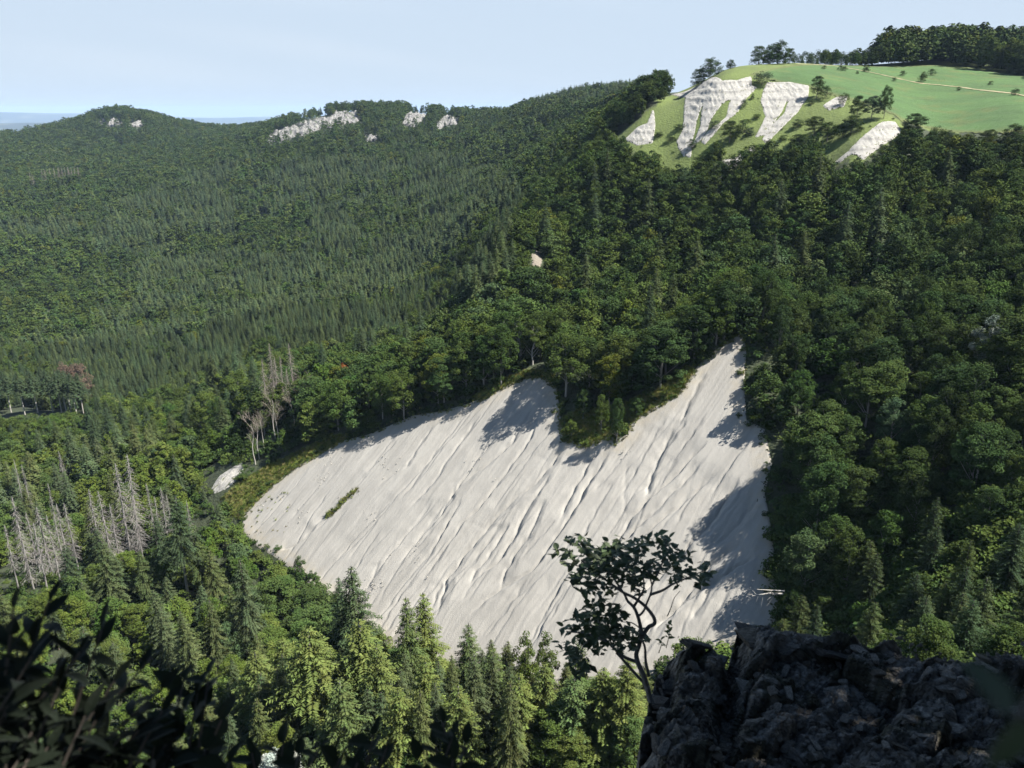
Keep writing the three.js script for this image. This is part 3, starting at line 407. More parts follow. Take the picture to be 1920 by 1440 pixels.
// ------------------------------------------------------------------ trees picked out by hand
const KEEP = []; // where they stand, so that the wood leaves them room
const put = (x, d, r) => KEEP.push([x, d, r]);
const ordinal = ['first', 'second', 'third', 'fourth', 'fifth', 'sixth', 'seventh', 'eighth', 'ninth', 'tenth', 'eleventh', 'twelfth', 'thirteenth', 'fourteenth', 'fifteenth', 'sixteenth', 'seventeenth', 'eighteenth', 'nineteenth', 'twentieth'];
for (const [px, py, d, v, w, c, label] of [
  [657, 1060, 106, 1, 0.95, 0, 'tall spruce whose pointed top stands out against the pale marl, tallest at left'], [632, 1084, 110, 0, 0.7, 4, 'slim spruce just left of the tall spruce top on the marl'],
  [765, 1117, 94, 1, 0.72, 0, 'left one of the twin spruce tops standing against the marl'], [795, 1109, 98, 0, 0.85, 3, 'right one of the twin spruce tops standing against the marl'],
  [575, 1172, 87, 3, 1.15, 3, 'large sunlit spruce with a long bare lower trunk at the bottom left of centre'], [676, 1160, 89, 1, 1.25, 3, 'broad spruce with hanging twig curtains left of the twin tops'],
  [706, 1205, 84, 0, 0.9, 1, 'spruce with grey twigs between the broad spruce and twin tops'], [875, 1163, 93, 2, 0.72, 2, 'dark blunt-topped fir right of the twin spruce tops'],
  [925, 1215, 87, 1, 0.85, 0, 'drooping spruce with a grey stem below the dark blunt fir'], [800, 1230, 84, 0, 0.85, 3, 'spruce standing in front of the twin spruce tops'],
  [1078, 1262, 80, 0, 0.95, 4, 'dark sided spruce below the small cliff tree'], [1132, 1248, 80, 2, 0.85, 3, 'sunlit spruce beside the cliff tree stem'], [1180, 1230, 79, 2, 0.8, 3, 'bright spruce right against the rock edge'],
  [975, 1262, 81, 0, 0.95, 3, 'sunlit spruce in the middle of the bottom row of spruces'], [1022, 1240, 83, 1, 0.85, 1, 'light green spruce right of the bottom middle'], [860, 1282, 79, 2, 0.85, 1, 'low spruce at the bottom in front of the dark fir'],
  [480, 1216, 92, 1, 1.1, 1, 'brownish green spruce above the cliff bushes at lower left'], [530, 1195, 95, 0, 1.0, 3, 'full spruce left of the bare-trunked large spruce'], [745, 1290, 78, 0, 0.95, 3, 'spruce low at the bottom edge left of centre'], [640, 1270, 80, 1, 0.95, 0, 'spruce low at the bottom edge under the broad spruce'],
  [322, 925, 130, 3, 0.95, 2, 'tall dark spruce with a long bare stem at left, right of the dead spruces'], [366, 996, 131, 3, 0.75, 3, 'narrow spruce with a bare stem beside the tall dark spruce'], [293, 965, 137, 0, 0.8, 2, 'dark spruce just right of the larger group of dead spruces'],
  [122, 1020, 132, 0, 0.85, 2, 'dark young spruce between the two groups of dead spruces'], [176, 985, 137, 0, 0.8, 0, 'green spruce at the left foot of the larger dead group'], [210, 1035, 128, 1, 0.95, 0, 'green spruce in front of the larger dead group'], [262, 1030, 128, 1, 0.9, 1, 'drooping spruce in front of the tall dark spruce'], [150, 1090, 122, 0, 0.9, 1, 'green spruce low in front of the left dead group'],
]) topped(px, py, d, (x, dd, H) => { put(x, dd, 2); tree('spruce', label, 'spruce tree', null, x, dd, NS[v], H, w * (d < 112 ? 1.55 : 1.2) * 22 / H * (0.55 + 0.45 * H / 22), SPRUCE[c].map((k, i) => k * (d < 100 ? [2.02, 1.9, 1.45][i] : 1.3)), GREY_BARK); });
const deadL = (list, grp, say, far = DEADWOOD) => list.forEach(([px, py, d, v, w], i) => topped(px, py, d, (x, dd, H) => { put(x, dd, 1.4); tree('dead_spruce', say(i), 'dead tree', grp, x, dd, DS[v], H, w * 1.15 * 22 / H * (0.5 + 0.5 * H / 22), far, far, { crown: 'dead_branches' }); }));
deadL([[213, 868, 152, 0, 1], [232, 852, 156, 0, 1], [185, 918, 146, 0, 0.9], [165, 915, 148, 1, 0.9], [246, 925, 150, 1, 0.9], [203, 945, 143, 1, 0.8], [275, 906, 152, 2, 0.7], [288, 930, 150, 2, 0.7], [300, 915, 154, 1, 0.8], [312, 925, 152, 2, 0.7], [348, 936, 145, 1, 0.55]], 'larger group of dead spruces', (i) => ordinal[i] + ' grey dead spruce of the larger group, ' + ['tall and full', 'tallest of all', 'full and left', 'leftmost slim', 'right of the tallest', 'low between others', 'thin', 'short thin', 'rightmost pair left', 'rightmost pair right', 'small and apart'][i]);
deadL([[20, 930, 150, 1, 0.9], [33, 975, 140, 0, 0.9], [70, 948, 148, 0, 1], [104, 944, 152, 1, 0.9], [121, 942, 150, 1, 0.8], [101, 968, 143, 1, 0.8], [50, 958, 147, 1, 0.8], [6, 985, 138, 2, 0.8], [86, 965, 141, 1, 0.8], [60, 980, 136, 2, 0.9]], 'left group of dead spruces', (i) => ordinal[i] + ' grey dead spruce of the group at the left edge, ' + ['spiky and tall', 'broad', 'full crowned', 'upright slim', 'rightmost', 'in front of the rightmost', 'between broad ones', 'thin at the edge', 'leaning and thin', 'low and thin'][i]);
deadL([[110, 845, 190, 1, 0.7], [88, 905, 170, 2, 0.6], [40, 870, 175, 2, 0.6], [25, 862, 178, 2, 0.6]], null, (i) => ['grey dead spruce alone above the left dead group', 'thin dead stem above the left dead group', 'bare leaning dead stem near the left edge', 'second bare leaning dead stem near the left edge'][i]);
deadL([[505, 642, 205, 0, 0.9], [543, 643, 212, 1, 1], [490, 672, 196, 1, 0.9], [524, 668, 200, 2, 0.9], [512, 668, 199, 1, 0.9], [536, 690, 196, 2, 0.9]], 'brownish dead spruces above the marl', (i) => ordinal[i] + ' brownish dead spruce in the cluster above the marl, ' + ['spiry and tall', 'rightmost spiry', 'leftmost', 'bare pole', 'dense twigs', 'low bare pole'][i], BROWNWOOD);
[[478, 785, 178], [488, 780, 182], [470, 790, 176], [508, 740, 186], [545, 738, 188], [515, 765, 180], [565, 715, 190]].forEach(([px, py, d], i) => topped(px, py, d, (x, dd, H) => { put(x, dd, 1.5); tree('dying_tree', ordinal[i] + ' pale dying tree left above the marl, ' + ['twin stem left', 'twin stem right', 'leaning', 'forked', 'rightmost but one', 'slender and straight', 'rightmost'][i], 'bare tree', null, x, dd, DB[i % 2], Math.max(H, 9), 0.9, TWIG, PALE_BARK, { of: 11, crown: 'bare_twigs' }); }));
[[30, 700], [58, 712], [85, 702], [100, 695], [108, 690], [118, 692], [128, 697], [142, 700], [8, 715]].forEach(([px, py], i) => topped(px, py, 282 + (i % 3) * 3, (x, dd, H) => { put(x, dd, 2); tree('pine_tree', ordinal[i] + ' slender bare-trunked pale tree at left, ' + ['far left pair', 'set apart', 'left of the row', 'under the brown crown', 'close beside its neighbour', 'in the middle of the row', 'right of the middle', 'rightmost', 'at the very edge'][i], 'pine tree', null, x, dd, BARE_STEM, clamp(H, 18, 24), 1.0, SPRUCE[2], PALE_BARK); }));
[[114, 650], [135, 648]].forEach(([px, py], i) => topped(px, py, 300 + i * 3, (x, dd, H) => { put(x, dd, 2); tree('dead_tree', ['left', 'right'][i] + ' half of the reddish brown dead crown above the pale bare trunks', 'dead tree', null, x, dd, NB[0], clamp(H, 14, 20), 0.75, [0.15, 0.105, 0.08], DEADWOOD, { of: 13 }); }));
const FARD = ['leftmost of the upper row', 'second of the upper row', 'third of the upper row', 'fourth of the upper row', 'fifth of the upper row', 'sixth of the upper row', 'seventh of the upper row', 'eighth of the upper row', 'ninth of the upper row', 'rightmost of the upper row', 'just under the leftmost', 'outlier lower left', 'second outlier lower left', 'lower row right', 'lower row left'];
[[80, 300], [88, 296], [96, 294], [104, 291], [110, 290], [116, 288], [122, 289], [128, 290], [134, 289], [141, 291], [76, 310], [54, 322], [60, 326], [124, 300], [106, 300]].forEach(([px, py], i) => topped(px, py, 950, (x, dd, H) => { put(x, dd, 3); tree('dead_spruce', 'brownish dead spruce of the far patch at left, ' + FARD[[80, 88, 96, 104, 110, 116, 122, 128, 134, 141, 76, 54, 60, 124, 106].indexOf(px)], 'dead tree', 'far dead spruces on the left hillside', x, dd, DS[i % 3], clamp(H, 15, 24), 1.3, mat(0.3, 0.25, 0.21), DEADWOOD, { crown: 'dead_branches' }); }));
// broadleaved trees along the upper edge of the marl and on its grassy nose
for (const [px, py, foot, d, v, w, c, label, pale] of [
  [690, 795, 0, 171, 0, 0.5, 3, 'small bushy tree hanging over the marl edge at upper left'], [735, 740, 0, 170, 1, 0.7, 4, 'fresh green small tree at the upper marl edge'],
  [440, 672, 0, 225, 0, 1.35, 3, 'large round yellow-green beech left of the brown dead cluster'], [380, 715, 0, 215, 2, 1.1, 3, 'round yellow-green beech in front of the larger round beech'], [405, 745, 0, 205, 0, 0.8, 2, 'dark green tree under the two round beeches'],
  [975, 585, 0, 168, 3, 0.95, 0, 'tall pale-stemmed tree rooted on the marl crest, left of two', 1], [1000, 600, 0, 166, 3, 0.9, 5, 'tall tree with a leaning pale stem on the marl crest, right of two', 1], [915, 610, 0, 172, 3, 0.9, 0, 'pale twin-stemmed tree at the crest left of the grassy lip', 1],
  [1045, 630, 0, 158, 3, 0.75, 3, 'light green tree on the crest corner right of the grassy lip', 1], [1095, 728, 0, 146, 1, 0.42, 4, 'young tree at the left of the grassy nose above the marl'], [1130, 738, 0, 141, 1, 0.4, 1, 'feathery young birch on the grassy nose'], [1160, 745, 0, 137, 1, 0.38, 2, 'dark young spruce-like tree on the right of the grassy nose'], [1072, 790, 0, 143, 0, 0.3, 3, 'small bright bush at the tip of the grassy nose'],
  [1195, 745, 0, 141, 0, 0.4, 4, 'green bush on the marl edge right of the nose'], [560, 1042, 0, 138, 3, 0.4, 2, 'small dark broadleaf tree at the lower left marl border'],
  [985, 1178, 0, 92, 3, 0.7, 3, 'pale yellow-green tree top in front of the marl bottom'], [1025, 1185, 0, 94, 3, 0.6, 3, 'loose yellow-green tree top right of the pale one'], [1085, 1205, 0, 93, 3, 0.55, 1, 'loose feathery tree top beside the cliff tree crown'],
]) topped(px, py, d, (x, dd, H) => { put(x, dd, 2.5); H = clamp(H, 3.5, 17); tree('broadleaf_tree', label, 'broadleaf tree', null, x, dd, NB[v], H, w * 13 / H * 0.95, LEAF[c].map((k) => k * 1.15), pale ? PALE_BARK : GREY_BARK, { of: 13 }); });
topped(520, 1395, 74, (x, dd, H) => { put(x, dd, 3); tree('whitebeam', 'silvery white-leaved small tree at the bottom edge left of centre', 'broadleaf tree', null, x, dd, NB[1], clamp(H, 4, 9), 1, [0.42, 0.46, 0.4], GREY_BARK, { of: 13 }); });
topped(528, 1072, 128, (x, dd, H) => { put(x, dd, 2); tree('whitebeam', 'small silvery-leaved tree by the lower left marl border', 'broadleaf tree', null, x, dd, NB[1], clamp(H, 4, 8), 0.8, [0.3, 0.36, 0.28], GREY_BARK, { of: 13 }); });
topped(1870, 565, 118, (x, dd, H) => { put(x, dd, 2); tree('whitebeam', 'pale silvery-leaved tree in the dark wood at the right edge', 'broadleaf tree', null, x, dd, NB[3], clamp(H, 8, 13), 0.8, [0.17, 0.2, 0.16], PALE_BARK, { of: 13 }); });
topped(1182, 580, 195, (x, dd, H) => { put(x, dd, 2); tree('dying_tree', 'half bare reddish twigged tree above the grassy nose', 'bare tree', null, x, dd, DB[0], clamp(H, 10, 14), 1.1, mat(0.3, 0.24, 0.19), PALE_BARK, { of: 11, crown: 'bare_twigs' }); });
topped(645, 680, 200, (x, dd, H) => tree('bush', 'small rust-red bush among the trees left above the marl', 'bush', null, x, dd, BUSH[1], clamp(H, 6, 10), 0.35, [0.32, 0.1, 0.04], BARK, { of: 4 }));
// bushes and trees on the upper grassy bank, the meadow and the hilltop
const BANK = [[1432, 133, 322, 5, 1.6, 'broad grey-green bush on the rim between the two eroded banks'], [1536, 141, 302, 7.5, 0.9, 'large bush on the rim right of the tapering bank'], [1550, 160, 300, 5, 1, 'lower bush in front of the large rim bush'], [1586, 160, 290, 3.6, 1, 'small round bush on the rim beside the small scar'], [1612, 178, 272, 8.5, 1.1, 'dark broad bush above the right eroded strip, left half'], [1640, 176, 268, 9, 1, 'dark broad bush above the right eroded strip, right half'], [1666, 160, 266, 11, 0.75, 'tall pointed tree at the right end of the dark bushes below the meadow'], [1600, 215, 262, 6, 1.2, 'shaded bush on the slope below the dark broad bushes'], [1720, 209, 258, 6.5, 1, 'bluish round bush at the lower meadow edge'], [1762, 220, 257, 5, 1, 'dark bush right of the bluish bush'], [1787, 224, 256, 4.6, 0.9, 'pointed bush at the lower meadow edge'], [1860, 228, 250, 5.5, 0.8, 'leaning bush at the lower meadow edge near the right'], [1908, 226, 248, 5.5, 1.2, 'round bush at the right edge below the meadow'],
  [1372, 220, 292, 6.5, 1.2, 'dark round bush in the hollow between the eroded banks'], [1398, 222, 294, 6, 1.2, 'lighter bush beside the dark round bush in the hollow'], [1396, 185, 308, 4, 0.9, 'grey-green bush at the right of the widest bank'], [1412, 176, 312, 4, 0.9, 'upper grey-green bush at the right of the widest bank'], [1530, 215, 276, 8, 1.2, 'large dark tree on the grassy slope below the rim'], [1555, 228, 268, 7, 1.2, 'dark tree right of the large one on the slope'], [1500, 250, 270, 6, 1.3, 'tree below the tapering bank'], [1450, 262, 280, 4.5, 1.2, 'low tree at the foot of the tapering bank'], [1315, 272, 286, 4.5, 1.2, 'bush at the foot of the widest bank'], [1345, 262, 287, 4.5, 1.2, 'bush right of the foot of the widest bank'],
  [1262, 208, 312, 1.4, 1.2, 'tiny bush in the middle of the left green bank'], [1420, 212, 300, 3, 1.2, 'bush on the green strip between the two banks'], [1408, 238, 292, 3.2, 1.2, 'lower bush on the green strip between the two banks'], [1470, 252, 282, 2.6, 1.2, 'small bush under the tapering bank tip'], [1522, 186, 298, 3, 1.2, 'small bush right of the tapering bank'], [1497, 222, 286, 3, 1.2, 'bush on the slope right of the tapering bank'], [1582, 232, 264, 4.5, 1.2, 'shaded bush left of the right eroded strip'], [1512, 262, 268, 5, 1.2, 'tree low on the slope between tapering bank and right strip'],
  [1240, 196, 318, 1.5, 1.2, 'tiny bush on the left green part of the bank'], [1277, 196, 316, 1.6, 1.2, 'tiny dark bush near the widest bank'], [1235, 226, 306, 1.2, 1, 'tiny low bush on the left green bank'], [1300, 238, 300, 3, 1.2, 'bush between the tongues of the widest bank'], [1340, 222, 302, 3, 1.2, 'bush on the green tongue of the widest bank']];
BANK.forEach(([px, py, d, h, w, label], i) => { const p = at(px, py, d), y = land(p.x, d); put(p.x, d, 2); const H = clamp(p.y - y, h * 0.55, h * 1.15), t = H > 6; tree(t ? 'broadleaf_tree' : 'bush', label, t ? 'broadleaf tree' : 'bush', null, p.x, d, t ? NB[i % 3] : BUSH[i % 3], H, w * (t ? 13 * 0.72 : 4 * 0.85) / Math.max(H, h) * Math.max(1, h / (t ? 13 : 4)) * 1.0, (i % 5 === 0 ? [0.07, 0.1, 0.055] : i % 2 ? DARK[i % 4] : LEAF[i % 6]), BARK, { of: t ? 13 : 4 }); });
[[1692, 134, 400, 2.2, 'small round bush in the upper meadow, left'], [1731, 136, 398, 2.2, 'flat bush in the upper meadow'], [1746, 133, 398, 2.6, 'upright bush in the upper meadow'], [1729, 146, 362, 3, 'small round tree standing on the track side'], [1797, 161, 345, 1.4, 'tiny bush beside the track in the meadow'], [1857, 151, 372, 1.6, 'flat bush far right in the upper meadow'], [1903, 170, 330, 2.2, 'round bush above the track at the right edge'], [1624, 127, 392, 3, 'upright bush on the track left part'], [1576, 124, 385, 2, 'bush pair on the track, left bush'], [1583, 125, 385, 1.9, 'bush pair on the track, right bush'], [1607, 130, 388, 1.3, 'tiny bush on the track'], [1545, 121, 384, 1.5, 'low bush at the left start of the track'], [1676, 144, 372, 1.6, 'tiny dark bush below the track']].forEach(([px, py, d, h, label], i) => { const p = at(px, py + 6, d), hh = hit(px, py + 9, 240, 470) ?? [p.x, d]; tree('bush', label, 'bush', null, hh[0], hh[1], BUSH[i % 3], h * 1.2, 1, DARK[i % 4], BARK, { of: 4 }); });
[[1335, 108, 350, 13, 1.1, 'broad oak on the skyline left of the meadow'], [1312, 128, 350, 9, 1, 'lower tree left of the skyline oak'], [1370, 124, 352, 6, 1, 'low tree in the gap right of the skyline oak'], [1424, 94, 372, 13, 1.0, 'left skyline tree of the clump at the meadow top'], [1462, 83, 376, 16, 1.0, 'tallest skyline tree of the clump at the meadow top'], [1482, 98, 380, 11, 0.8, 'right skyline tree of the clump at the meadow top'], [1446, 96, 374, 13, 1.1, 'middle skyline tree of the clump at the meadow top'], [1633, 87, 428, 11, 0.8, 'lone round tree left of the hilltop wood']].forEach(([px, py, d, h, w, label], i) => topped(px, py, d, (x, dd, H) => { put(x, dd, 4); tree('broadleaf_tree', label, 'broadleaf tree', null, x, dd, NB[i % 2], (H = clamp(H, h * 0.6, h * 1.3) * 1.3), w * 1.25, DARK[i % 4].map((q) => q * 1.2), BARK, { of: 13, y: land(x, dd) - 0.23 * H }); }));
for (let i = 0; i < 15; i++) topped(1497 + i * 9.2, 97 + 5 * Math.sin(i * 2.1) - (i % 4 === 1 ? 4 : 0), 432 + (i % 3) * 4, (x, dd, H) => { put(x, dd, 2); const sp = i % 3 === 1; tree(sp ? 'spruce' : 'broadleaf_tree', ordinal[i] + ' tree from the left in the low row along the meadow top', sp ? 'spruce tree' : 'broadleaf tree', 'low tree row at the meadow top', x, dd, sp ? MS[i % 3] : BUSH[i % 3], clamp(H, 5, 12), sp ? 1.3 : 0.75, DARK[i % 4], BARK, { of: sp ? 22 : 4, y: land(x, dd) - 0.8 }); });

// ------------------------------------------------------------------ the wood
const CON_PX = [[-400, 435], [150, 410], [300, 350], [430, 305], [560, 300], [700, 290], [850, 290], [960, 320], [985, 380], [930, 430], [975, 500], [900, 565], [800, 605], [700, 640], [560, 655], [480, 640], [430, 680], [340, 720], [180, 740], [-400, 700], [-400, 640], [0, 640], [130, 600], [220, 560], [120, 500], [-400, 480]];
const LEAF_PX = [[[-400, 440], [120, 450], [260, 500], [260, 560], [150, 610], [-400, 640]], [[440, 395], [560, 390], [600, 440], [540, 480], [450, 470]], [[640, 385], [770, 370], [790, 430], [690, 450]], [[820, 470], [900, 460], [900, 520], [830, 530]]];
function kindAt(px, py, d, x) { // the share of spruces among the trees
  if (inside(CON_PX, px, py)) return LEAF_PX.some((p) => inside(p, px, py)) ? 0.1 : n2(x * 0.011 + 3, d * 0.008) + 0.4 * n2(x * 0.04, d * 0.03) > 0.33 ? 0.2 : 0.93;
  if (px > 1290 && py < 160) return px > 1830 ? 0.2 : 0;
  if (px > 1060 && px < 1300 && py < 340 && d < 640) return 0.03;
  if (d > 700) return px > 1000 && py < 200 ? 0.75 : px > 640 && py > 235 ? 0.3 : 0.1;
  if (px < 480 && py > 690) return d < 125 ? 0.18 : py > 745 ? 0.1 : 0.3;
  if (d < 100 && px < 1230) return 0.6;
  if (px > 1440 && py > 950) return 0.2;
  return 0.015;
}
const LOW_PX = [[155, [[0, 925], [140, 935], [150, 1060], [60, 1120], [0, 1110]]], [156, [[160, 905], [213, 866], [250, 870], [315, 910], [315, 965], [270, 1050], [180, 1000]]], [296, [[98, 640], [152, 640], [152, 700], [98, 700]]], [290, [[0, 695], [150, 690], [155, 772], [0, 785]]], [214, [[490, 645], [552, 648], [556, 715], [490, 715]]], [188, [[465, 785], [520, 760], [530, 800], [470, 826]]], [130, [[315, 930], [340, 930], [350, 1110], [325, 1110]]], [131, [[355, 1000], [380, 1000], [380, 1070], [355, 1070]]], [200, [[388, 855], [470, 855], [470, 930], [388, 930]]], [87, [[565, 1200], [590, 1200], [600, 1380], [565, 1380]]]];
const isLow = (px, py, d) => LOW_PX.some(([far, p]) => d < far && inside(p, px, py));
const wood = { spruce: [], leaf: [] }, TALL = { spruce: [16.5, 21.5], leaf: [8.5, 13.5] };
for (let r = 62; r < 1750; ) {
  const gap = r < 260 ? 4.0 : r < 330 ? 3.75 : r < 760 ? 3.7 : 5.6, n = Math.ceil(r * 1.48 / gap);
  for (let i = 0; i < n; i++) {
    const az = (i + rr(-0.45, 0.45)) / n * 1.48 - 0.74, q = r + rr(-0.48, 0.48) * gap, x = q * Math.sin(az), d = q * Math.cos(az), r1 = rnd(), r2 = rnd(), r3 = rnd(), r4 = rnd();
    const oncliff = d > 900 && r4 < 0.03;
    if (d < 45 || (onOpen(x, d) && !oncliff) || inP(SLOPE, x, d) || inP(STRIP, x, d)) continue;
    const y = land(x, d), mid = toPx(x, y + 8, d), con = r1 < kindAt(mid[0], mid[1], d, x), kind = con ? 'spruce' : 'leaf';
    if (!con && r2 < (r > 700 ? 0.38 : 0.34)) continue;
    if (mid[0] < 1300 && mid[0] > 380 && d < 76) continue;
    let [h0, h1] = TALL[kind], H = lerp(h0, h1, r3) * (0.93 + 0.2 * n2(x * 0.02, d * 0.02));
    if (r > 700) H *= con ? 0.85 : 1.3;
    if (con && r > 300 && r < 760) H *= 0.62; else if (!con && r > 330 && r < 760 && mid[0] < 1100) { H *= 0.85; if (r2 < 0.6) continue; }
    if (d > 340 && mid[0] > 1640 && mid[1] < 140) H *= con ? 0.95 : 1.35;
    if (d < 95 && mid[0] > 1380) H *= 0.6; else if (d < 100 && mid[0] < 1300) H *= 0.8;
    if (inP(NOSE, x, d)) { if (edgeDist(NOSE, x, d) < 2.2) continue; H *= 0.62; }
    if (mid[0] < 460 && mid[1] > 740) H *= con ? 0.8 : 0.72;
    if (d > 380 && mid[0] > 1470 && mid[0] < 1645) H *= 0.62;
    const R = con ? 0.14 * H : 0.31 * H;
    if (mid[0] > 1285 && mid[0] < 1495 && mid[1] < 152 && d > 325) continue;
    if (KEEP.some(([a, b, k]) => Math.hypot(a - x, b - d) < k)) continue;
    let ok = false;
    for (let tries = 0; tries < 3 && !ok; tries++) { // it must not stand before what lies open: a lower tree may still fit
      ok = true; const S = con ? 0.45 : 0.85;
      for (const [ex, ey] of [[0, 0.97], [0, 0.75], [0, 0.5], [-S, 0.72], [S, 0.72], [-1, 0.45], [1, 0.45], [0, 0.25], [0, 0.02]]) { const p = toPx(x + ex * (con ? 0.14 : 0.31) * H, y + ey * H, d); const jx = d < 220 ? (r4 - 0.5) * 44 : 0, jy = d < 220 ? ((r4 * 53) % 1 - 0.65) * 26 : 0; if (isOpen(p[0] + jx, p[1] + jy, d > 900 && r4 < 0.07) || isLow(p[0], p[1], d)) { ok = false; break; } }
      if (!ok) { H *= 0.62; if (H < 3) break; }
    }
    if (!ok) continue;
    const top = toPx(x, y + H, d), foot = toPx(x, y, d), seen = Math.abs(top[0] - 960) < 1000 && top[1] < 1460 && foot[1] > 0;
    wood[kind].push({ x, d, y, H, px: top[0], py: top[1], mx: mid[0], my: mid[1], seen, dep: d * CP - y * SP, tone: n2(x * 0.03 + 9, d * 0.03), k: r4, w: rr(0.85, 1.15), a: rr(0, 6.283), size: H / d });
  }
  r += gap * 0.93;
}
const tint = (t, con) => { // tree colour; right-hand wood painted darker to stand in for its shade
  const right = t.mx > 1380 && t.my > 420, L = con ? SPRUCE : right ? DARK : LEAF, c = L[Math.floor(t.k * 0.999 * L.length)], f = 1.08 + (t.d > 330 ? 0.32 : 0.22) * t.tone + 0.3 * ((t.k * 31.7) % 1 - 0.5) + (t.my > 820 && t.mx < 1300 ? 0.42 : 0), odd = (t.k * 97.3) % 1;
  if (!con && odd > 0.975) return [c[0] * 1.05, c[1] * 1.25, c[2] * 1.0];           // a fresh green one
  if (!con && odd > 0.93) return [c[0] * 1.7, c[1] * 1.55, c[2] * 2.2];            // a greyish one
  if (!con && t.mx < 480 && t.my > 690 && odd > 0.45) return [c[0] * 1.5, c[1] * 1.45, c[2] * 1.2];
  if (!con && odd > 0.89 && !right) return [c[0] * 1.6, c[1] * 1.3, c[2] * 0.9];   // a yellowish one
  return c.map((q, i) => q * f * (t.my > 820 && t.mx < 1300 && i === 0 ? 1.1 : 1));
};
const zone = (t, con) => {
  const n = con ? 'green spruce' : 'leafy broadleaf tree';
  if (t.mx > 1400 && t.my > 330) return [n + (con ? ' among the dark broadleaf wood on the right' : ' in the shaded dark wood right of the bare marl'), con ? 'spruces in the right wood' : 'broadleaf trees of the dark right wood'];
  if (t.d < 104 && t.mx < 1400) return [n + ' in the sunlit wood along the bottom below the marl', con ? 'spruces along the bottom' : 'broadleaf trees along the bottom'];
  if (t.mx < 470 && t.my > 690) return [n + ' in the mixed young wood at lower left around the dead spruces', con ? 'spruces of the lower left wood' : 'broadleaf trees of the lower left wood'];
  if (t.d < 260) return [n + ' in the wood directly above the upper marl edge', con ? 'spruces above the marl' : 'broadleaf trees above the marl'];
  if (t.my < 160) return [n + ' in the hilltop wood beyond the meadow', con ? 'spruces of the hilltop wood' : 'broadleaf trees of the hilltop wood'];
  return [n + ' on the wooded slope between the marl and the upper bank', con ? 'spruces of the middle slope' : 'broadleaf trees of the middle slope'];
};
const MARKS = [[60, 640, 'the reddish brown dead crown'], [70, 740, 'the pale bare trunks'], [110, 860, 'the lone grey dead spruce'], [60, 1020, 'the left dead group'], [220, 960, 'the larger dead group'], [325, 1020, 'the bare-stemmed spruce'], [420, 700, 'the two round beeches'], [520, 690, 'the brownish dead cluster'], [510, 790, 'the dying pale stems'], [425, 895, 'the small scree patch'], [452, 970, 'the left marl tip'], [560, 1060, 'the lower left marl border'], [645, 690, 'the rust-red bush'], [740, 760, 'the fresh green edge tree'], [657, 1060, 'the tall spruce top'], [780, 1115, 'the twin spruce tops'], [875, 1165, 'the blunt dark fir'], [575, 1300, 'the bare-trunked large spruce'], [520, 1400, 'the silvery whitebeam'], [1000, 1180, 'the yellow-green treetops'], [1150, 1250, 'the cliff tree stem'], [985, 700, 'the grassy crest lip'], [1100, 800, 'the grassy nose'], [1005, 482, 'the tiny beige bare patch'], [1180, 590, 'the half-bare reddish tree'], [1300, 690, 'the narrow marl gully top'], [1385, 640, 'the top right marl tip'], [1440, 760, 'the shadowed marl edge'], [1440, 930, 'the lit marl notch'], [1450, 1110, 'the bleached fallen tree'], [1300, 300, 'the widest bank foot'], [1190, 265, 'the small pale fan'], [1390, 305, 'the low pale outcrop'], [1540, 240, 'the large rim tree'], [1630, 270, 'the right eroded strip'], [1740, 235, 'the bluish meadow bush'], [1870, 600, 'the silvery tree at right'], [1890, 245, 'the lower meadow corner'], [1900, 900, 'the right picture edge'], [1650, 800, 'the mid right wood'], [1600, 1160, 'the rock rim'], [1850, 1200, 'the grassy rock rim'], [1650, 500, 'the upper right wood'], [1500, 1000, 'the wood beside the marl'], [1750, 1000, 'the lower right wood'], [1850, 400, 'the edge below the meadow'], [1500, 420, 'the slope under the bank'], [250, 800, 'the young wood at left'], [750, 560, 'the valley spruce edge'], [1090, 420, 'the slope beside the bank']];
const used = new Set();
function describe(t, con) {
  const px = t.px, py = (t.py + t.my) / 2, near = MARKS.map((m) => [Math.hypot(m[0] - px, m[1] - py), m]).sort((a, b) => a[0] - b[0]), c = tint(t, con), lum = (c[0] + c[1]) / (con ? 0.14 : 0.135);
  const size = t.H > (con ? 19.5 : 12) ? 'tall' : t.H > (con ? 15 : 9) ? 'mid-sized' : 'low', tone = c[1] > 1.9 * c[0] ? 'fresh green' : lum > 1.15 ? 'light green' : lum > 0.85 ? 'green' : 'dark green', slim = t.w < 0.95 ? 'slim ' : t.w > 1.08 ? 'broad ' : '';
  for (const [dist, m] of near.slice(0, 9)) {
    const dx = px - m[0], dy = py - m[1], h = Math.abs(dx) > 0.4 * Math.abs(dy) ? (dx < 0 ? 'left' : 'right') : '', v = Math.abs(dy) > 0.4 * Math.abs(dx) ? (dy < 0 ? 'above' : 'below') : '', where = h && v ? v + ' and ' + h + ' of' : h ? h + ' of' : v, far = dist < 45 ? 'just ' : dist > 110 ? 'well ' : '';
    const s = `${size} ${slim}${tone} ${con ? 'spruce' : 'leafy tree'} ${far}${where} ${m[2]}`;
    if (!used.has(s)) { used.add(s); return s; }
  }
  return null;
}
const spruceMats = SPRUCE.map((c) => foliage(c));
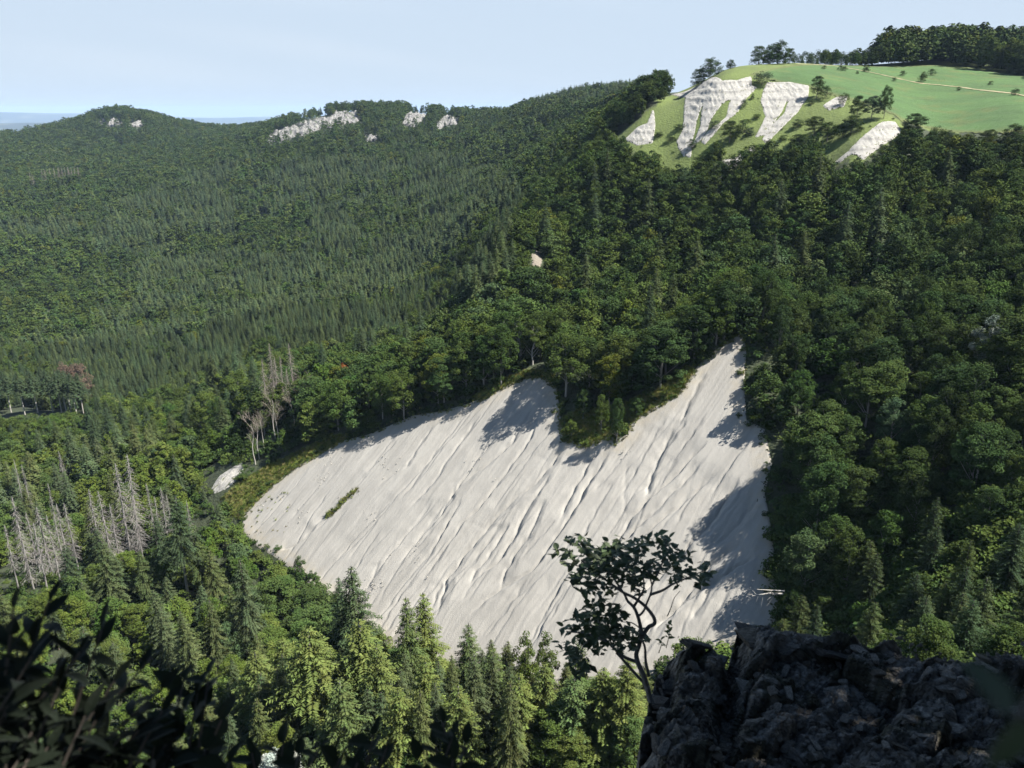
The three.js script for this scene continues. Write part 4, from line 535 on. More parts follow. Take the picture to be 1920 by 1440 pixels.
for (const kind of ['spruce', 'leaf']) {
  const con = kind === 'spruce', list = wood[kind].sort((a, b) => (b.seen - a.seen) || (b.size - a.size)), single = list.filter((t) => t.seen).slice(0, 285), rest = list.filter((t) => !single.includes(t));
  const set = new Set(single);
  for (const t of single) {
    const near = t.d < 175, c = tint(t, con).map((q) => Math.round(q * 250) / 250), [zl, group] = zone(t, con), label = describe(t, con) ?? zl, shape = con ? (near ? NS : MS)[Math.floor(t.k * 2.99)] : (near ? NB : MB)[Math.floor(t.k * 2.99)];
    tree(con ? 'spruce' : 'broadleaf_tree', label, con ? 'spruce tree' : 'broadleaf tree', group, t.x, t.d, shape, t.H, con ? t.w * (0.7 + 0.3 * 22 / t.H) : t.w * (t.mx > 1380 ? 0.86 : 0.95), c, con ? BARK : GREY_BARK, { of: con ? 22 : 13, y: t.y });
  }
  const forest = new THREE.Group(); forest.name = con ? 'spruce_forest' : 'broadleaf_forest'; scene.add(forest);
  tag(forest, con ? 'dense dark spruce forest filling the valley and far slopes' : 'broadleaf forest covering the far hills and slopes', 'forest', null, 'stuff');
  const mid = con ? 420 : 420, sets = [];
  for (let v = 0; v < 3; v++) { sets.push([rest.filter((t) => t.d < mid && Math.floor(t.k * 2.99) === v), (con ? MS : MB)[v][0]], [rest.filter((t) => t.d >= mid && Math.floor(t.k * 2.99) === v), (con ? FS : FB)[v]]); }
  const M = new THREE.Matrix4(), Q = new THREE.Quaternion(), E = new THREE.Euler();
  for (const [ts, geo] of sets) {
    if (ts.length < 9) continue;
    const im = new THREE.InstancedMesh(geo, white, ts.length); im.name = 'trees'; im.castShadow = im.receiveShadow = true; im.userData.kind = 'stuff';
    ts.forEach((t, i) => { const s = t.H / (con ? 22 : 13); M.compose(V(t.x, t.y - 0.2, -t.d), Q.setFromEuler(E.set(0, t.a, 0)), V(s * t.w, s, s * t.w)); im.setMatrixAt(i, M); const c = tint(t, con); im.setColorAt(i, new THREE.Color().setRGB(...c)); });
    forest.add(im);
  }
}
console.log('wood', wood.spruce.length, wood.leaf.length);
// undergrowth between the trees and grass on the open strips
{
  const M = new THREE.Matrix4(), Q = new THREE.Quaternion(), E = new THREE.Euler(), spots = [];
  for (let i = 0; i < 26000 && spots.length < 9000; i++) {
    const az = rr(-0.7, 0.7), q = Math.sqrt(rr(60 * 60, 330 * 330)), x = q * Math.sin(az), d = q * Math.cos(az); if (d < 50) continue;
    const green = inP(SLOPE, x, d) || inP(STRIP, x, d) || inP(NOSE, x, d) || inP(CREST, x, d); if (onOpen(x, d) || (green && rnd() < 0.93)) continue;
    const y = land(x, d), s = green ? rr(0.2, 0.5) : rr(0.5, 1.6), p = toPx(x, y + 1.4 * s, d); if (!green && isOpen(...p)) continue;
    spots.push([x, y, d, s]);
  }
  for (let i = 0; i < 2600; i++) { const d = rr(50, 112), x = d * rr(0.3, 0.78); if (onOpen(x, d)) continue; const y = land(x, d), s = rr(0.7, 1.9), p = toPx(x, y + 1.4 * s, d); if (!isOpen(...p)) spots.push([x, y, d, s]); }
  for (let i = 0; i < MARL.length; i++) { const a = MARL[i], b = MARL[(i + 1) % MARL.length], L = Math.hypot(a[0] - b[0], a[1] - b[1]); for (let k = 0; k < L * 1.5; k++) { const t = rnd(), x = lerp(a[0], b[0], t) + rr(-1.2, 1.2), d = lerp(a[1], b[1], t) + rr(-0.6, 1.4); if (!inside(MARL, x, d) || rnd() < 0.3) spots.push([x, land(x, d), d, rr(0.2, 0.7)]); } }
  const im = new THREE.InstancedMesh(SHRUB, white, spots.length); im.name = 'undergrowth'; im.castShadow = im.receiveShadow = true;
  spots.forEach(([x, y, d, s], i) => { M.compose(V(x, y - 0.1, -d), Q.setFromEuler(E.set(0, rr(0, 6.3), 0)), V(s, s * rr(0.7, 1.2), s)); im.setMatrixAt(i, M); const c = pick(LEAF), k = rr(0.8, 1.25); im.setColorAt(i, new THREE.Color().setRGB(c[0] * k, c[1] * k, c[2] * k)); });
  tag(im, 'low green undergrowth between the trees and along the marl edges', 'undergrowth', null, 'stuff'); scene.add(im);
  const g = new GB(); for (let k = 0; k < 16; k++) { const a = rr(0, 6.3), r = rr(0, 0.25), h = rr(0.25, 0.6), b = V(Math.cos(a) * r, 0, Math.sin(a) * r); g.color(...jit([1, 1, 1], 0.25)); g.tri(b.clone().add(V(0.03, 0, 0.02)), b.clone().add(V(-0.03, 0, -0.02)), V(b.x * 2.2 + rr(-0.1, 0.1), h, b.z * 2.2 + rr(-0.1, 0.1))); }
  const tuft = g.build(), gs = [];
  for (const [p, n] of [[STRIP, 2600], [NOSE, 2600], [CREST, 900]]) { if (p.length < 3) continue; const b = box2(p, 0.6); for (let i = 0, k = 0; i < n * 6 && k < n; i++) { const x = rr(b[0], b[2]), d = rr(b[1], b[3]); if (!inside(p, x, d) && edgeDist(p, x, d) > 0.7 * rnd()) continue; k++; gs.push([x, land(x, d), d, rr(0.6, 1.5)]); } }
  for (let i = 0; i < MARL.length; i++) { const a = MARL[i], b = MARL[(i + 1) % MARL.length]; if (i > 36) continue; for (let k = 0; k < 26; k++) { const t = rnd(), o = Math.pow(rnd(), 2) * 2.2 - 0.7; const x = lerp(a[0], b[0], t) + rr(-1, 1) * o, d = lerp(a[1], b[1], t) + o; gs.push([x, land(x, d) + 0.1, d, rr(0.5, 1.2)]); } }
  for (let i = 0; i < 150; i++) { const f = rnd(), [x, d] = marlHit(lerp(612, 668, f) + rr(-5, 5), lerp(972, 920, f) + rr(-4, 4)); gs.push([x, marlY(x, d) + 0.1, d, rr(0.6, 1.5)]); }
  for (let i = 0; i < 40; i++) { const [x, d] = marlHit(rr(470, 545), rr(920, 1005)); if (inside(MARL, x, d)) gs.push([x, marlY(x, d) + 0.1, d, rr(0.5, 1.3)]); }
  const gm = new THREE.InstancedMesh(tuft, white, gs.length); gm.name = 'grass'; gm.castShadow = gm.receiveShadow = true;
  gs.forEach(([x, y, d, s], i) => { M.compose(V(x, y - 0.02, -d), Q.setFromEuler(E.set(0, rr(0, 6.3), 0)), V(s, s, s)); gm.setMatrixAt(i, M); const k = rr(0.8, 1.3), dry = rnd() < 0.3; gm.setColorAt(i, new THREE.Color().setRGB((dry ? 0.27 : 0.17) * k, (dry ? 0.24 : 0.21) * k, (dry ? 0.09 : 0.045) * k)); });
  tag(gm, 'green and dry grass on the lips round the bare marl', 'grass', null, 'stuff'); scene.add(gm);
  // rubble on the marl
  const rg = new THREE.IcosahedronGeometry(0.5, 0), rs = [];
  for (const [px, py, n, sp] of [[600, 900, 60, 22], [620, 870, 60, 25], [720, 880, 90, 35], [690, 960, 40, 30], [700, 1100, 70, 26], [485, 950, 40, 22], [1000, 1010, 14, 30], [1170, 850, 50, 18], [1100, 840, 50, 22], [1330, 670, 60, 16], [560, 960, 40, 30], [900, 860, 40, 60], [770, 1050, 40, 60], [655, 930, 60, 22]]) for (let i = 0; i < n * 0.7; i++) { const [x, d] = marlHit(px + rr(-1, 1) * sp * rnd(), py + rr(-1, 1) * sp * rnd()); if (inside(MARL, x, d)) rs.push([x, marlY(x, d) + 0.15, d, 0.07 + 0.2 * Math.pow(rnd(), 3)]); }
  const rm = new THREE.InstancedMesh(rg, new THREE.MeshStandardMaterial({ color: new THREE.Color().setRGB(0.33, 0.31, 0.27), roughness: 1, flatShading: true }), rs.length); rm.name = 'rubble'; rm.castShadow = rm.receiveShadow = true;
  rs.forEach(([x, y, d, s], i) => { M.compose(V(x, y, -d), Q.setFromEuler(E.set(rr(0, 6), rr(0, 6), 0)), V(s * rr(0.8, 1.8), s * rr(0.6, 1), s)); rm.setMatrixAt(i, M); });
  tag(rm, 'small loose stones scattered over the marl slope', 'rubble', null, 'stuff'); scene.add(rm);
}
// ------------------------------------------------------------------ the rock ledge at the lower right
const ROCK_EDGE = [[1212, 1302], [1222, 1262], [1232, 1222], [1250, 1196], [1278, 1180], [1310, 1172], [1345, 1172], [1372, 1186], [1384, 1162], [1405, 1152], [1450, 1156], [1520, 1166], [1590, 1173], [1660, 1186], [1740, 1198], [1820, 1206], [1930, 1226], [2150, 1262]];
const topY = -4.45, onTop = (px, py, y = topY) => { const [u, v] = sight(px, py), d = y / v; return [u * d, d]; };
const RIM = ROCK_EDGE.map(([a, b]) => onTop(a, b)), LEDGE = [...RIM, [9, 4.6], [9, 1.2], [0.7, 1.2], [0.74, 3.6], onTop(1200, 1390)], LEDGE_BOX = box2(LEDGE, 0.3);
const ledgeY = (x, d) => { // stepped beds of rock, broken by two clefts
  const cleft = (px0, py0, px1, py1, w) => { const a = onTop(px0, py0), b = onTop(px1, py1); return Math.exp(-((edgeDist([a, b], x, d, false) / w) ** 2)); };
  const wx = x + 0.12 * n2(x * 1.1, d * 1.1) + 0.04 * n2(x * 4, d * 4), wd = d + 0.12 * n2(x * 1.1 + 30, d * 1.1) + 0.03 * n2(x * 4 + 9, d * 4);
  const slab = (fx, fd, amp, tilt, gap, off) => { // broken blocks, each at its own height and tilt, with open joints between
    const u = (wx * 0.95 + wd * 0.3) * fx + off, v = (wd * 0.95 - wx * 0.3) * fd + off, iu = Math.floor(u), iv = Math.floor(v); let f1 = 9, f2 = 9, c = [0, 0], du = 0, dv = 0;
    for (let a = -1; a < 2; a++) for (let b = -1; b < 2; b++) { const h1 = Math.abs(Math.sin((iu + a) * 127.1 + (iv + b) * 311.7) * 43758.5) % 1, h2 = Math.abs(Math.sin((iu + a) * 269.5 + (iv + b) * 183.3) * 43758.5) % 1, pu = iu + a + 0.15 + 0.7 * h1, pv = iv + b + 0.15 + 0.7 * h2, q = Math.hypot(u - pu, v - pv); if (q < f1) { f2 = f1; f1 = q; c = [h1, h2]; du = u - pu; dv = v - pv; } else if (q < f2) f2 = q; }
    return amp * (c[0] - 0.5) * 2 + tilt * (du * (c[1] - 0.5) + dv * (0.35 - c[0])) - gap * (1 - sstep(f2 - f1, 0, 0.22));
  };
  return topY - 0.04 + 0.07 * n2(x * 0.8, d * 0.8) + slab(1.5, 2.6, 0.1, 0.22, 0.1, 0) + slab(4.2, 7.5, 0.035, 0.07, 0.035, 7) + slab(11, 17, 0.012, 0.02, 0.01, 3) + 0.012 * n2(x * 9, d * 9) + 0.006 * n2(x * 25, d * 25) - 0.4 * cleft(1385, 1200, 1350, 1400, 0.1) - 0.25 * cleft(1262, 1215, 1240, 1330, 0.07);
};
const rockTex = noiseTex(256, (u, v) => 0.5 + 0.8 * torus(u, v, 14)), speck = noiseTex(256, (u, v) => { const a = torus(u, v, 10), b = torus(u + 0.37, v + 0.11, 30, 3); return 0.62 + 0.55 * a + 0.35 * b; });
const STONE = [[0.42, 0.38, 0.32], [0.28, 0.25, 0.21], [0.6, 0.55, 0.47], [0.32, 0.27, 0.2]].map((c) => mat(...c, { vertexColors: false, side: THREE.FrontSide, map: texAt(speck, 1), bumpMap: texAt(rockTex, 0.6), bumpScale: 0.02, roughness: 0.95 }));
const outcrop = thing('rock_outcrop', 'dark shaded limestone outcrop with broken blocks filling the lower right corner', 'rock outcrop', V(0, 0, 0));
{
  const nu = 460, nv = 300, pos = [], col = [], uv = [], idx = [];
  for (let j = 0; j < nv; j++) for (let i = 0; i < nu; i++) {
    const x = lerp(LEDGE_BOX[0], LEDGE_BOX[2], Math.pow(i / (nu - 1), 1.25)), d = lerp(LEDGE_BOX[1], LEDGE_BOX[3], j / (nv - 1)), e = edgeDist(LEDGE, x, d), inn = inside(LEDGE, x, d);
    const y = inn ? ledgeY(x, d) - 0.22 * (1 - sstep(e, 0, 0.25)) : ledgeY(x, d) - 0.22 - Math.min(26, e * 22) * (0.8 + 0.2 * n2(x * 3, d * 3));
    pos.push(x, y, -d); uv.push(x * 1.0 + y * 0.3, d + y * 0.7);
    const moss = sstep(n2(x * 1.4, d * 1.4) + 0.7 * n2(x * 6, d * 6), -0.1, 0.5) * 0.85, k = 0.31 * (1 + 0.5 * fbm(x * 3, d * 3)); col.push(lerp(k, 0.05, moss), lerp(k * 0.9, 0.05, moss), lerp(k * 0.76, 0.022, moss));
  }
  for (let j = 0; j < nv - 1; j++) for (let i = 0; i < nu - 1; i++) { const k = j * nu + i; idx.push(k, k + 1, k + nu + 1, k, k + nu + 1, k + nu); }
  const g = new THREE.BufferGeometry(); g.setAttribute('position', new THREE.Float32BufferAttribute(pos, 3)); g.setAttribute('color', new THREE.Float32BufferAttribute(col, 3)); g.setAttribute('uv', new THREE.Float32BufferAttribute(uv, 2)); g.setIndex(idx); g.computeVertexNormals();
  mesh('rock_face', g, mat(1, 1, 1, { map: texAt(speck, 1.3), bumpMap: texAt(rockTex, 0.8), bumpScale: 0.03 }), outcrop);
  // stones and blocks: a few rough shapes, each block a piece of its own
  const rough = (n, fl, cut) => {
    const q = new THREE.IcosahedronGeometry(1, n), p = q.attributes.position, cuts = Array.from({ length: cut }, (_, i) => { const a = V(0, 0, 0); a.setComponent([1, 0, 2, 0, 2, 1][i % 6], i % 6 < 3 ? 1 : -1); return [a.add(V(rr(-1, 1), rr(-1, 1), rr(-1, 1)).multiplyScalar(i < 6 ? 0.3 : 0.9)).normalize(), rr(0.42, 0.66)]; }), off = rr(0, 50), v = V(0, 0, 0);
    for (let i = 0; i < p.count; i++) { v.fromBufferAttribute(p, i); for (const [nn, k] of cuts) { const s = v.dot(nn) - k; if (s > 0) v.addScaledVector(nn, -s); } v.multiplyScalar(1 + 0.07 * n3(v.x * 2 + off, v.y * 2, v.z * 2) + 0.035 * n3(v.x * 6 + off, v.y * 9, v.z * 6)); v.y *= fl; p.setXYZ(i, v.x, v.y, v.z); }
    q.computeVertexNormals(); return q;
  };
  const big = Array.from({ length: 6 }, () => rough(5, 0.62, 9)), small = Array.from({ length: 7 }, () => rough(1, 0.6, 5));
  const stone = (name, px, py, s, geo, k, m, lift = 0) => { const [x, d] = onTop(px, py), o = mesh(name, geo, m, outcrop); o.position.set(x, ledgeY(x, d) + lift, -d); o.rotation.set(rr(-0.25, 0.25), name === 'block' ? rr(-0.5, 0.5) : rr(0, 6.28), rr(-0.25, 0.25)); o.scale.set(s * k, s * 0.62, s * rr(0.7, 1)); return o; };
  [[1265, 1215, 0.17, 1.2], [1308, 1200, 0.2, 1.3], [1345, 1208, 0.16, 1.5], [1430, 1192, 0.3, 1.5], [1475, 1205, 0.22, 1.2], [1520, 1190, 0.18, 1.5], [1290, 1330, 0.26, 1.6], [1360, 1300, 0.24, 1.4], [1330, 1390, 0.28, 1.2], [1240, 1270, 0.17, 1.1], [1420, 1260, 0.22, 1.5], [1380, 1345, 0.2, 1.3], [1490, 1250, 0.16, 1.6], [1560, 1215, 0.2, 1.5], [1640, 1220, 0.2, 1.9], [1700, 1260, 0.19, 1.5], [1760, 1235, 0.18, 1.8], [1830, 1265, 0.2, 1.6], [1575, 1270, 0.12, 1.8], [1690, 1240, 0.16, 1.4], [1600, 1350, 0.12, 1.4], [1735, 1335, 0.17, 1.2], [1780, 1360, 0.14, 1.6], [1860, 1390, 0.16, 1.5], [1440, 1420, 0.22, 1.3], [1255, 1410, 0.24, 1.2], [1890, 1310, 0.19, 1.5], [1620, 1420, 0.14, 1.4], [1400, 1172, 0.14, 1.5], [1800, 1430, 0.14, 1.5]]
    .forEach(([px, py, s, k], i) => stone('block', px, py, s * 0.62, big[i % 6], k * 1.25, STONE[i % 4], -0.22 * s));
  for (let i = 0; i < 265; i++) { const px = rr(1235, 1935), py = Math.max(1240 + (px > 1500 ? -40 : 0) + (px - 1500) * 0.02, rr(1200, 1445)); const s = 0.018 + 0.055 * Math.pow(rnd(), 2.2); stone('stone', px, py, s, small[i % 7], rr(1, 1.9), STONE[rnd() < 0.4 ? 2 : Math.floor(rnd() * 4)], s * 0.25); }
  const peb = []; for (let i = 0; i < 900; i++) peb.push([rr(1225, 1940), rr(1190, 1445)]);
  const pm = new THREE.InstancedMesh(small[0], STONE[2], peb.length), M = new THREE.Matrix4(), Q = new THREE.Quaternion(), E = new THREE.Euler(); pm.name = 'gravel'; pm.userData.kind = 'stuff'; pm.castShadow = pm.receiveShadow = true;
  peb.forEach(([a, b], i) => { const [x, d] = onTop(a, b), s = rr(0.006, 0.02), e = inside(LEDGE, x, d); M.compose(V(x, e ? ledgeY(x, d) + 0.003 : -8, -d), Q.setFromEuler(E.set(rr(0, 6), rr(0, 6), 0)), V(s * rr(1, 1.8), s, s)); pm.setMatrixAt(i, M); }); outcrop.add(pm);
}
{ // cushion of moss and small plants on the ledge
  const g = new GB(), [mx, md] = onTop(1318, 1205); for (let i = 0; i < 1100; i++) { const a = rr(0, 6.3), r = Math.sqrt(rnd()), p = V(Math.cos(a) * r * 0.17, 0.05 * (1 - r * r), Math.sin(a) * r * 0.1); g.color(...jit([1, 1, 1], 0.4)); leafCard(g, p, V(p.x * 3, 1, p.z * 3).normalize().add(V(rr(-0.7, 0.7), 0, rr(-0.7, 0.7))).normalize(), 0.016); }
  const m = mesh('moss', g.build(), mat(0.1, 0.115, 0.03)); m.position.set(mx, ledgeY(mx, md) + 0.0, -md); tag(m, 'cushion of moss on top of the front rock by the cliff edge', 'moss');
}
const leafGeo = (bend, fold, wide) => { const s = [[0, 0.0], [0.12, 0.3], [0.32, 0.48], [0.55, 0.46], [0.78, 0.28], [1, 0]], g = new GB(); g.color(1, 1, 1); const P = (t, w) => V(w * wide, -bend * t * t + fold * Math.abs(w) * wide, -t); for (let i = 0; i < s.length - 1; i++) { const [t0, w0] = s[i], [t1, w1] = s[i + 1]; for (const k of [-1, 1]) { g.tri(P(t0, 0), P(t0, w0 * k), P(t1, w1 * k)); g.tri(P(t0, 0), P(t1, w1 * k), P(t1, 0)); } } return g.build(); };
const LEAVES = [leafGeo(0.15, 0.35, 0.62), leafGeo(0.35, 0.25, 0.55), leafGeo(-0.08, 0.3, 0.66), leafGeo(0.5, 0.4, 0.5)];
const NARROW = [leafGeo(0.25, 0.3, 0.36), leafGeo(0.45, 0.2, 0.32), leafGeo(-0.1, 0.35, 0.4)];
const leafMat = (r, g, b) => new THREE.MeshPhysicalMaterial({ color: new THREE.Color().setRGB(r * 0.75, g * 0.75, b * 0.75), roughness: 0.75, side: THREE.DoubleSide, transmission: 0.25, thickness: 0 });
const LM = [leafMat(0.045, 0.075, 0.02), leafMat(0.06, 0.09, 0.022), leafMat(0.035, 0.065, 0.022)];
const aim = new THREE.Matrix4(), quat = new THREE.Quaternion();
function leaf(parent, p, dir, len, shapes, m, upish) { // p in the scene; the parent stands at its own foot
  const z = dir.clone().negate().normalize(), x = (upish ?? V(rr(-0.6, 0.6), 1, rr(-0.6, 0.6))).clone().cross(z).normalize(), y = z.clone().cross(x), o = mesh('leaf', pick(shapes), m ?? pick(LM), parent);
  aim.makeBasis(x, y, z); o.quaternion.setFromRotationMatrix(aim); o.position.copy(p).sub(parent.position); o.scale.setScalar(len); return o;
}
{ // small tree growing out of the rock
  const D = 5.25, base = at(1217, 1300, D), t = thing('cliff_tree', 'small crooked tree with dark leaves growing from the left edge of the rock', 'small tree', base), bark = mat(0.17, 0.165, 0.155);
  const L = (list, dd = 0) => list.map(([a, b, k], i) => at(a, b, D + dd + (k ?? 0) + 0.03 * Math.sin(i * 1.7)).sub(base)), stem = new GB(), limb = (pts, r0, r1) => { const g = new GB(); g.color(1, 1, 1); const c = new THREE.CatmullRomCurve3(pts); g.tube(c.getPoints(pts.length * 5), r0, r1, 8); return mesh('branch', g.build(), bark, t); };
  { const g = new GB(); g.color(1, 1, 1); g.tube(new THREE.CatmullRomCurve3(L([[1221, 1316], [1216, 1298], [1207, 1267], [1196, 1242], [1193, 1227], [1198, 1211], [1203, 1191]])).getPoints(40), 0.024, 0.016, 9); mesh('trunk', g.build(), bark, t); }
  limb(L([[1203, 1191], [1201, 1176], [1196, 1156], [1188, 1138], [1177, 1127], [1170, 1113], [1152, 1098]]), 0.018, 0.007);
  limb(L([[1202, 1196], [1216, 1176], [1227, 1169], [1226, 1158], [1211, 1138], [1191, 1122], [1169, 1111], [1153, 1100], [1120, 1075], [1090, 1050]]), 0.018, 0.007);
  limb(L([[1188, 1138], [1195, 1127], [1201, 1116], [1207, 1104], [1205, 1080], [1190, 1060]]), 0.011, 0.005);
  limb(L([[1196, 1156], [1205, 1148], [1214, 1128], [1220, 1113], [1222, 1098], [1215, 1070]]), 0.01, 0.005);
  limb(L([[1219, 1115], [1242, 1107], [1260, 1096], [1285, 1085], [1322, 1069]]), 0.012, 0.004);
  limb(L([[1222, 1098], [1240, 1060], [1248, 1030], [1250, 1005]]), 0.008, 0.004); limb(L([[1170, 1113], [1140, 1070], [1110, 1040], [1085, 1010]]), 0.009, 0.004); limb(L([[1120, 1075], [1080, 1060], [1050, 1052]]), 0.007, 0.003);
  limb(L([[1196, 1242], [1173, 1233], [1156, 1220], [1138, 1204], [1110, 1190], [1070, 1185]]), 0.016, 0.005); limb(L([[1217, 1290], [1190, 1262], [1176, 1246], [1156, 1224]]), 0.014, 0.01); limb(L([[1138, 1204], [1125, 1170], [1115, 1145]]), 0.008, 0.004); limb(L([[1110, 1190], [1088, 1225], [1092, 1262]]), 0.006, 0.003);
  limb(L([[1217, 1268], [1211, 1242], [1209, 1213], [1204, 1200]]), 0.014, 0.008); limb(L([[1251, 1156], [1258, 1140], [1264, 1122], [1275, 1108]], 0.3), 0.005, 0.002); limb(L([[1203, 1180], [1185, 1168], [1165, 1166]]), 0.006, 0.003);
  const CL = [[330, 130, 70], [420, 150, 60], [240, 270, 60], [330, 300, 70], [450, 250, 70], [520, 300, 100], [620, 300, 110], [720, 220, 110], [720, 360, 120], [830, 260, 110], [900, 200, 80], [960, 160, 60], [1100, 150, 80], [1150, 230, 80], [1180, 320, 80], [1060, 330, 90], [1000, 400, 80], [880, 400, 100], [780, 470, 90], [600, 420, 110], [470, 430, 100], [430, 520, 80], [340, 490, 70], [540, 560, 70], [650, 570, 60], [900, 560, 70], [1190, 430, 80], [1280, 310, 60], [1330, 420, 70], [1430, 410, 80], [1380, 490, 50], [1200, 500, 50], [510, 720, 70], [600, 700, 60], [690, 720, 40], [400, 790, 60], [300, 880, 70], [420, 870, 80], [520, 830, 100], [620, 830, 110], [700, 800, 80], [450, 970, 80], [560, 960, 100], [660, 940, 110], [760, 950, 100], [840, 960, 70], [860, 1040, 50], [720, 1040, 60], [280, 1050, 70], [350, 1110, 70], [370, 1200, 80], [400, 1280, 50], [460, 1220, 50], [550, 1060, 60], [930, 980, 40], [640, 230, 60], [560, 380, 90], [680, 300, 100], [850, 330, 90], [600, 880, 90], [500, 900, 80]];
  const spots = []; for (const [a, b, r] of CL) for (let k = 0; k < Math.round(r * r / 300) + 4; k++) { const q = r * Math.sqrt(rnd()), f = rr(0, 6.3); spots.push([1000 + (a + q * Math.cos(f)) / 4.5, 980 + (b + q * Math.sin(f)) / 4.5, D + rr(-0.35, 0.35)]); }
  for (let i = spots.length - 1; i > 0; i--) { const j = Math.floor(rnd() * (i + 1)); [spots[i], spots[j]] = [spots[j], spots[i]]; }
  const rest = new GB();
  spots.forEach(([a, b, d], i) => { const p = at(a, b, d), out = V(a > 1210 ? 0.7 : a < 1130 ? -0.7 : 0, 0.25, 0), dir = out.add(V(rr(-1, 1), rr(-0.7, 0.7), rr(-1, 1))).normalize(), len = rr(0.055, 0.09); if (i < 295) leaf(t, p, dir, len, LEAVES, LM[i % 2]); else { rest.color(...jit([1, 1, 1], 0.25)); leafCard(rest, p.clone().sub(base), V(rr(-0.6, 0.6), 1, rr(-0.6, 0.6)).normalize(), len * 0.5); } });
  const f = mesh('foliage', rest.build(), mat(0.05, 0.08, 0.02, { roughness: 0.6 }), t); f.userData.kind = 'stuff';
}
function sprig(name, label, px, py, d, h, n) { const p = at(px, py, d), t = thing(name, label, 'plant', p); const g = new GB(); g.color(1, 1, 1); g.tube([V(0, -0.05, 0), V(0.02, h * 0.5, 0), V(0, h, 0.01)], 0.004, 0.0015, 5); mesh('stem', g.build(), mat(0.12, 0.13, 0.06), t); for (let i = 0; i < n; i++) leaf(t, p.clone().add(V(0.01, h * (0.2 + 0.8 * i / n), 0)), V(Math.cos(i * 2.4), rr(0.1, 0.7), Math.sin(i * 2.4)), rr(0.035, 0.06), LEAVES, leafMat(0.09, 0.14, 0.03)); }
sprig('seedling', 'light green leafy seedling on the rock edge beside the cliff tree', 1250, 1205, 5.4, 0.2, 12);
sprig('seedling', 'tiny sprig at the left rim of the rock under the seedling', 1236, 1215, 5.3, 0.09, 6);
{ // broken bleached branch lying against the marl at its right border
  const p = at(1448, 1118, 97), t = thing('fallen_branch', 'bleached fallen tree lying at the right border of the marl', 'fallen tree', p), g = new GB(), w = new GB(); g.color(1, 1, 1); w.color(1, 1, 1);
  g.tube([V(1.5, 0.4, 0), V(-0.5, 0.5, 0), V(-3, 0.2, 0.2)], 0.16, 0.05, 6); g.tube([V(1.5, 1.1, 0.3), V(-0.5, 1.2, 0.3), V(-2.4, 1.3, 0.2)], 0.12, 0.04, 6); mesh('trunk', g.build(), PALE_BARK, t);
  for (let i = 0; i < 16; i++) { const x = rr(-3.4, 0.8), e = V(x - rr(0.3, 1.3), rr(-1.6, 1.2), rr(-0.6, 0.8)); w.tube([V(x, 0.4, 0.1), e], 0.035, 0.01, 4); } mesh('twigs', w.build(), PALE_BARK, t);
}
// ------------------------------------------------------------------ shrubs close to the viewer, on the shaded edge
function shrub(name, label, root, tips, len, shapes, per, m) {
  const t = thing(name, label, 'shrub', root), bark = mat(0.09, 0.075, 0.06);
  for (const [px, py, d] of tips) {
    const tip = at(px, py, d), mid = root.clone().lerp(tip, 0.55).add(V(rr(-0.08, 0.08), 0.1, rr(-0.1, 0.05))), c = new THREE.CatmullRomCurve3([root.clone().add(V(rr(-0.06, 0.06), 0, rr(-0.06, 0.06))), mid, tip]), pts = c.getPoints(10), g = new GB(); g.color(1, 1, 1);
    g.tube(pts.map((q) => q.clone().sub(root)), 0.009, 0.0025, 5); mesh('stem', g.build(), bark, t);
    for (let i = 0; i < per; i++) { const s = 1 - 0.5 * Math.pow(i / per, 1.2), p = c.getPoint(s), tan = c.getTangent(s), a = i * 2.4 + rr(-0.4, 0.4), dir = i ? tan.clone().multiplyScalar(0.7).add(V(Math.cos(a), rr(-0.5, 0.5), Math.sin(a)).multiplyScalar(0.9)) : tan; leaf(t, p, dir.normalize(), len * rr(0.7, 1.2) * (i ? 1 : 0.8), shapes, m); }
  }
  return t;
}
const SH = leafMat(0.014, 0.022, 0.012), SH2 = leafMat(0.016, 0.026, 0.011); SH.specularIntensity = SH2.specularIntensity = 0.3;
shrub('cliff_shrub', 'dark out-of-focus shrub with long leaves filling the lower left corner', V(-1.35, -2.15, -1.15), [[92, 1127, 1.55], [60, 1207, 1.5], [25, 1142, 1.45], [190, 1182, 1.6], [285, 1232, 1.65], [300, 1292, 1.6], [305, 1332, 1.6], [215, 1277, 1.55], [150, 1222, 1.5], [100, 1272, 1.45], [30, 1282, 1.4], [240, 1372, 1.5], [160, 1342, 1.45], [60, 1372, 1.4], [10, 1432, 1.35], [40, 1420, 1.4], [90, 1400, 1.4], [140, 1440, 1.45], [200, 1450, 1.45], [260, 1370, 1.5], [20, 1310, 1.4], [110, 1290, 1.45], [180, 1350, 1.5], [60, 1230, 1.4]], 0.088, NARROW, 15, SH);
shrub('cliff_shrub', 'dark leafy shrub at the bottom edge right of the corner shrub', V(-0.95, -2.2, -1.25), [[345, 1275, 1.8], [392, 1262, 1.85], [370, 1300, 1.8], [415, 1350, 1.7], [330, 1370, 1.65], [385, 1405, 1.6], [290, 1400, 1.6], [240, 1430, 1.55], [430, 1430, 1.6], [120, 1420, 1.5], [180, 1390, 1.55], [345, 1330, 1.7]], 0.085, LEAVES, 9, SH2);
shrub('cliff_shrub', 'small dark leaf tips at the bottom edge below the whitebeam', V(-0.62, -2.3, -1.4), [[472, 1412, 1.75], [530, 1395, 1.8], [560, 1415, 1.75], [600, 1405, 1.8], [640, 1418, 1.75], [700, 1378, 1.8], [725, 1402, 1.75], [670, 1430, 1.7]], 0.075, LEAVES, 6, SH2);
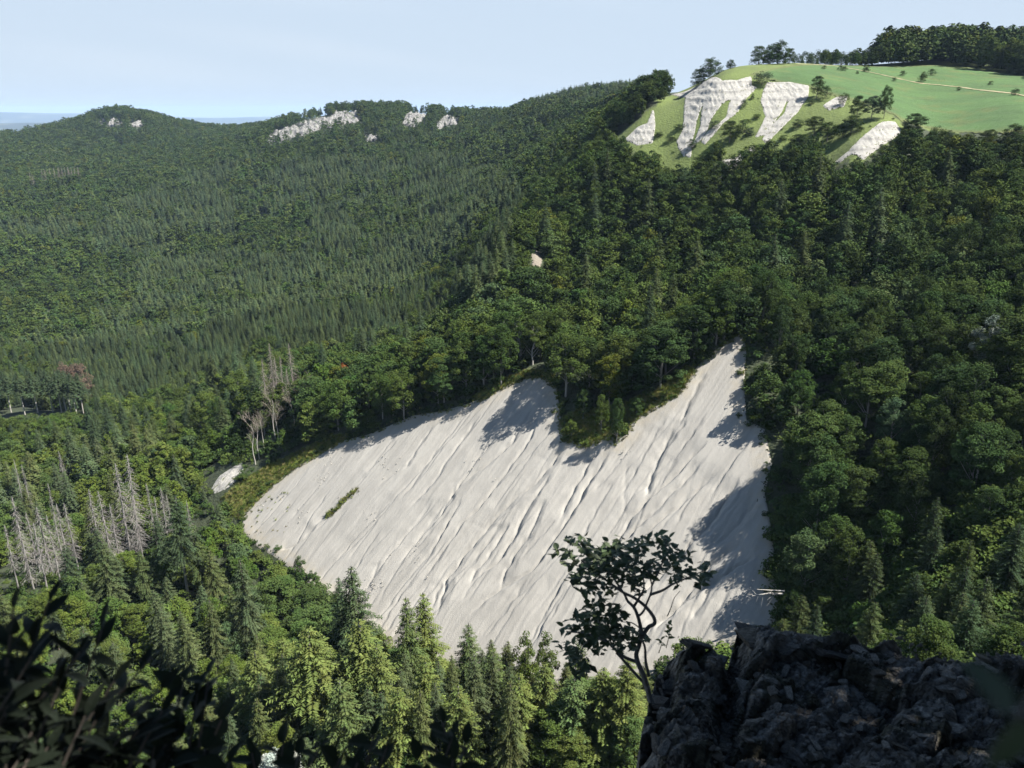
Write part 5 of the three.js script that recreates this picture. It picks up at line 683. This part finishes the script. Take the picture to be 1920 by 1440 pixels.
shrub('cliff_shrub', 'dark leaf tips at the bottom edge below the middle spruces', V(-0.22, -2.3, -1.45), [[830, 1355, 1.85], [850, 1378, 1.8], [815, 1395, 1.8], [872, 1392, 1.85], [785, 1425, 1.75], [850, 1425, 1.7]], 0.07, LEAVES, 6, SH2);
{ // beech on the cliff top to the right, its lowest twig hanging in at the right edge
  const root = V(2.1, 1.6, 1.4), t = thing('beech_twig', 'blurred green beech twig hanging in close at the right edge', 'twig', root), bark = mat(0.13, 0.12, 0.1), g = new GB(); g.color(1, 1, 1);
  const twig = [V(2.1, 1.6, 1.4), V(1.0, 0.7, 0.2), at(2050, 1240, 0.36), at(1905, 1345, 0.33)], c = new THREE.CatmullRomCurve3(twig); g.tube(c.getPoints(24).map((q) => q.sub(root)), 0.012, 0.0018, 6); mesh('twig', g.build(), bark, t);
  const lm = leafMat(0.035, 0.075, 0.055); leaf(t, at(1900, 1335, 0.33), V(-0.62, 0.75, 0.05), 0.042, NARROW, lm, V(0.2, 0.6, 1)); leaf(t, at(1915, 1345, 0.33), V(-0.2, -0.6, 0.2), 0.035, LEAVES, LM[2], V(0.2, 0.6, 1)); leaf(t, at(1940, 1300, 0.34), V(0.4, -0.6, 0), 0.04, LEAVES, LM[2]);
}
[[10.4, 2.4, 5, 1.3], [7.2, -3.6, 13, 1.38], [-2.5, -8, 4, 1.25], [14.5, 6, 3, 1.25], [4, -9, 1, 1.4]].forEach(([x, d, , s], i) => { const t = thing('overhanging_beech', ['tall beech on the cliff top shading the rock ledge', 'tall beech on the cliff top farther right', 'tall beech on the cliff top behind the viewpoint', 'beech on the cliff edge right of the rock ledge', 'beech behind the rock ledge'][i], 'broadleaf tree', V(x, x > 6 && d > 2 ? -6 : -2, -d)); t.rotation.y = i * 1.3; t.scale.setScalar(s); mesh('trunk', NB[i % 3][1], BARK, t); mesh('crown', NB[i % 3][0], foliage(DARK[i % 4]), t); });
{ // the earth edge on which the viewer and the shrubs stand
  const nu = 60, nv = 40; tag(sheet('cliff_edge', nu, nv, (a, b) => { const x = lerp(-14, 16, a), d = lerp(-14, 1.65 + 0.2 * n2(a * 9, 2), b); return [x, b > 0.96 ? -30 : -2.25 + 0.15 * n2(x, d) - 0.3 * sstep(b, 0.85, 0.96), d]; }, (x, d) => { const k = 1 + 0.3 * n2(x * 3, d * 3); return [0.03 * k, 0.03 * k, 0.016 * k]; }, mat(1, 1, 1, { bumpMap: texAt(grain, 2), bumpScale: 0.1 })), 'shaded earth edge of the cliff from which the shrubs grow', null, null, 'structure');
}
renderer.render(scene, camera);
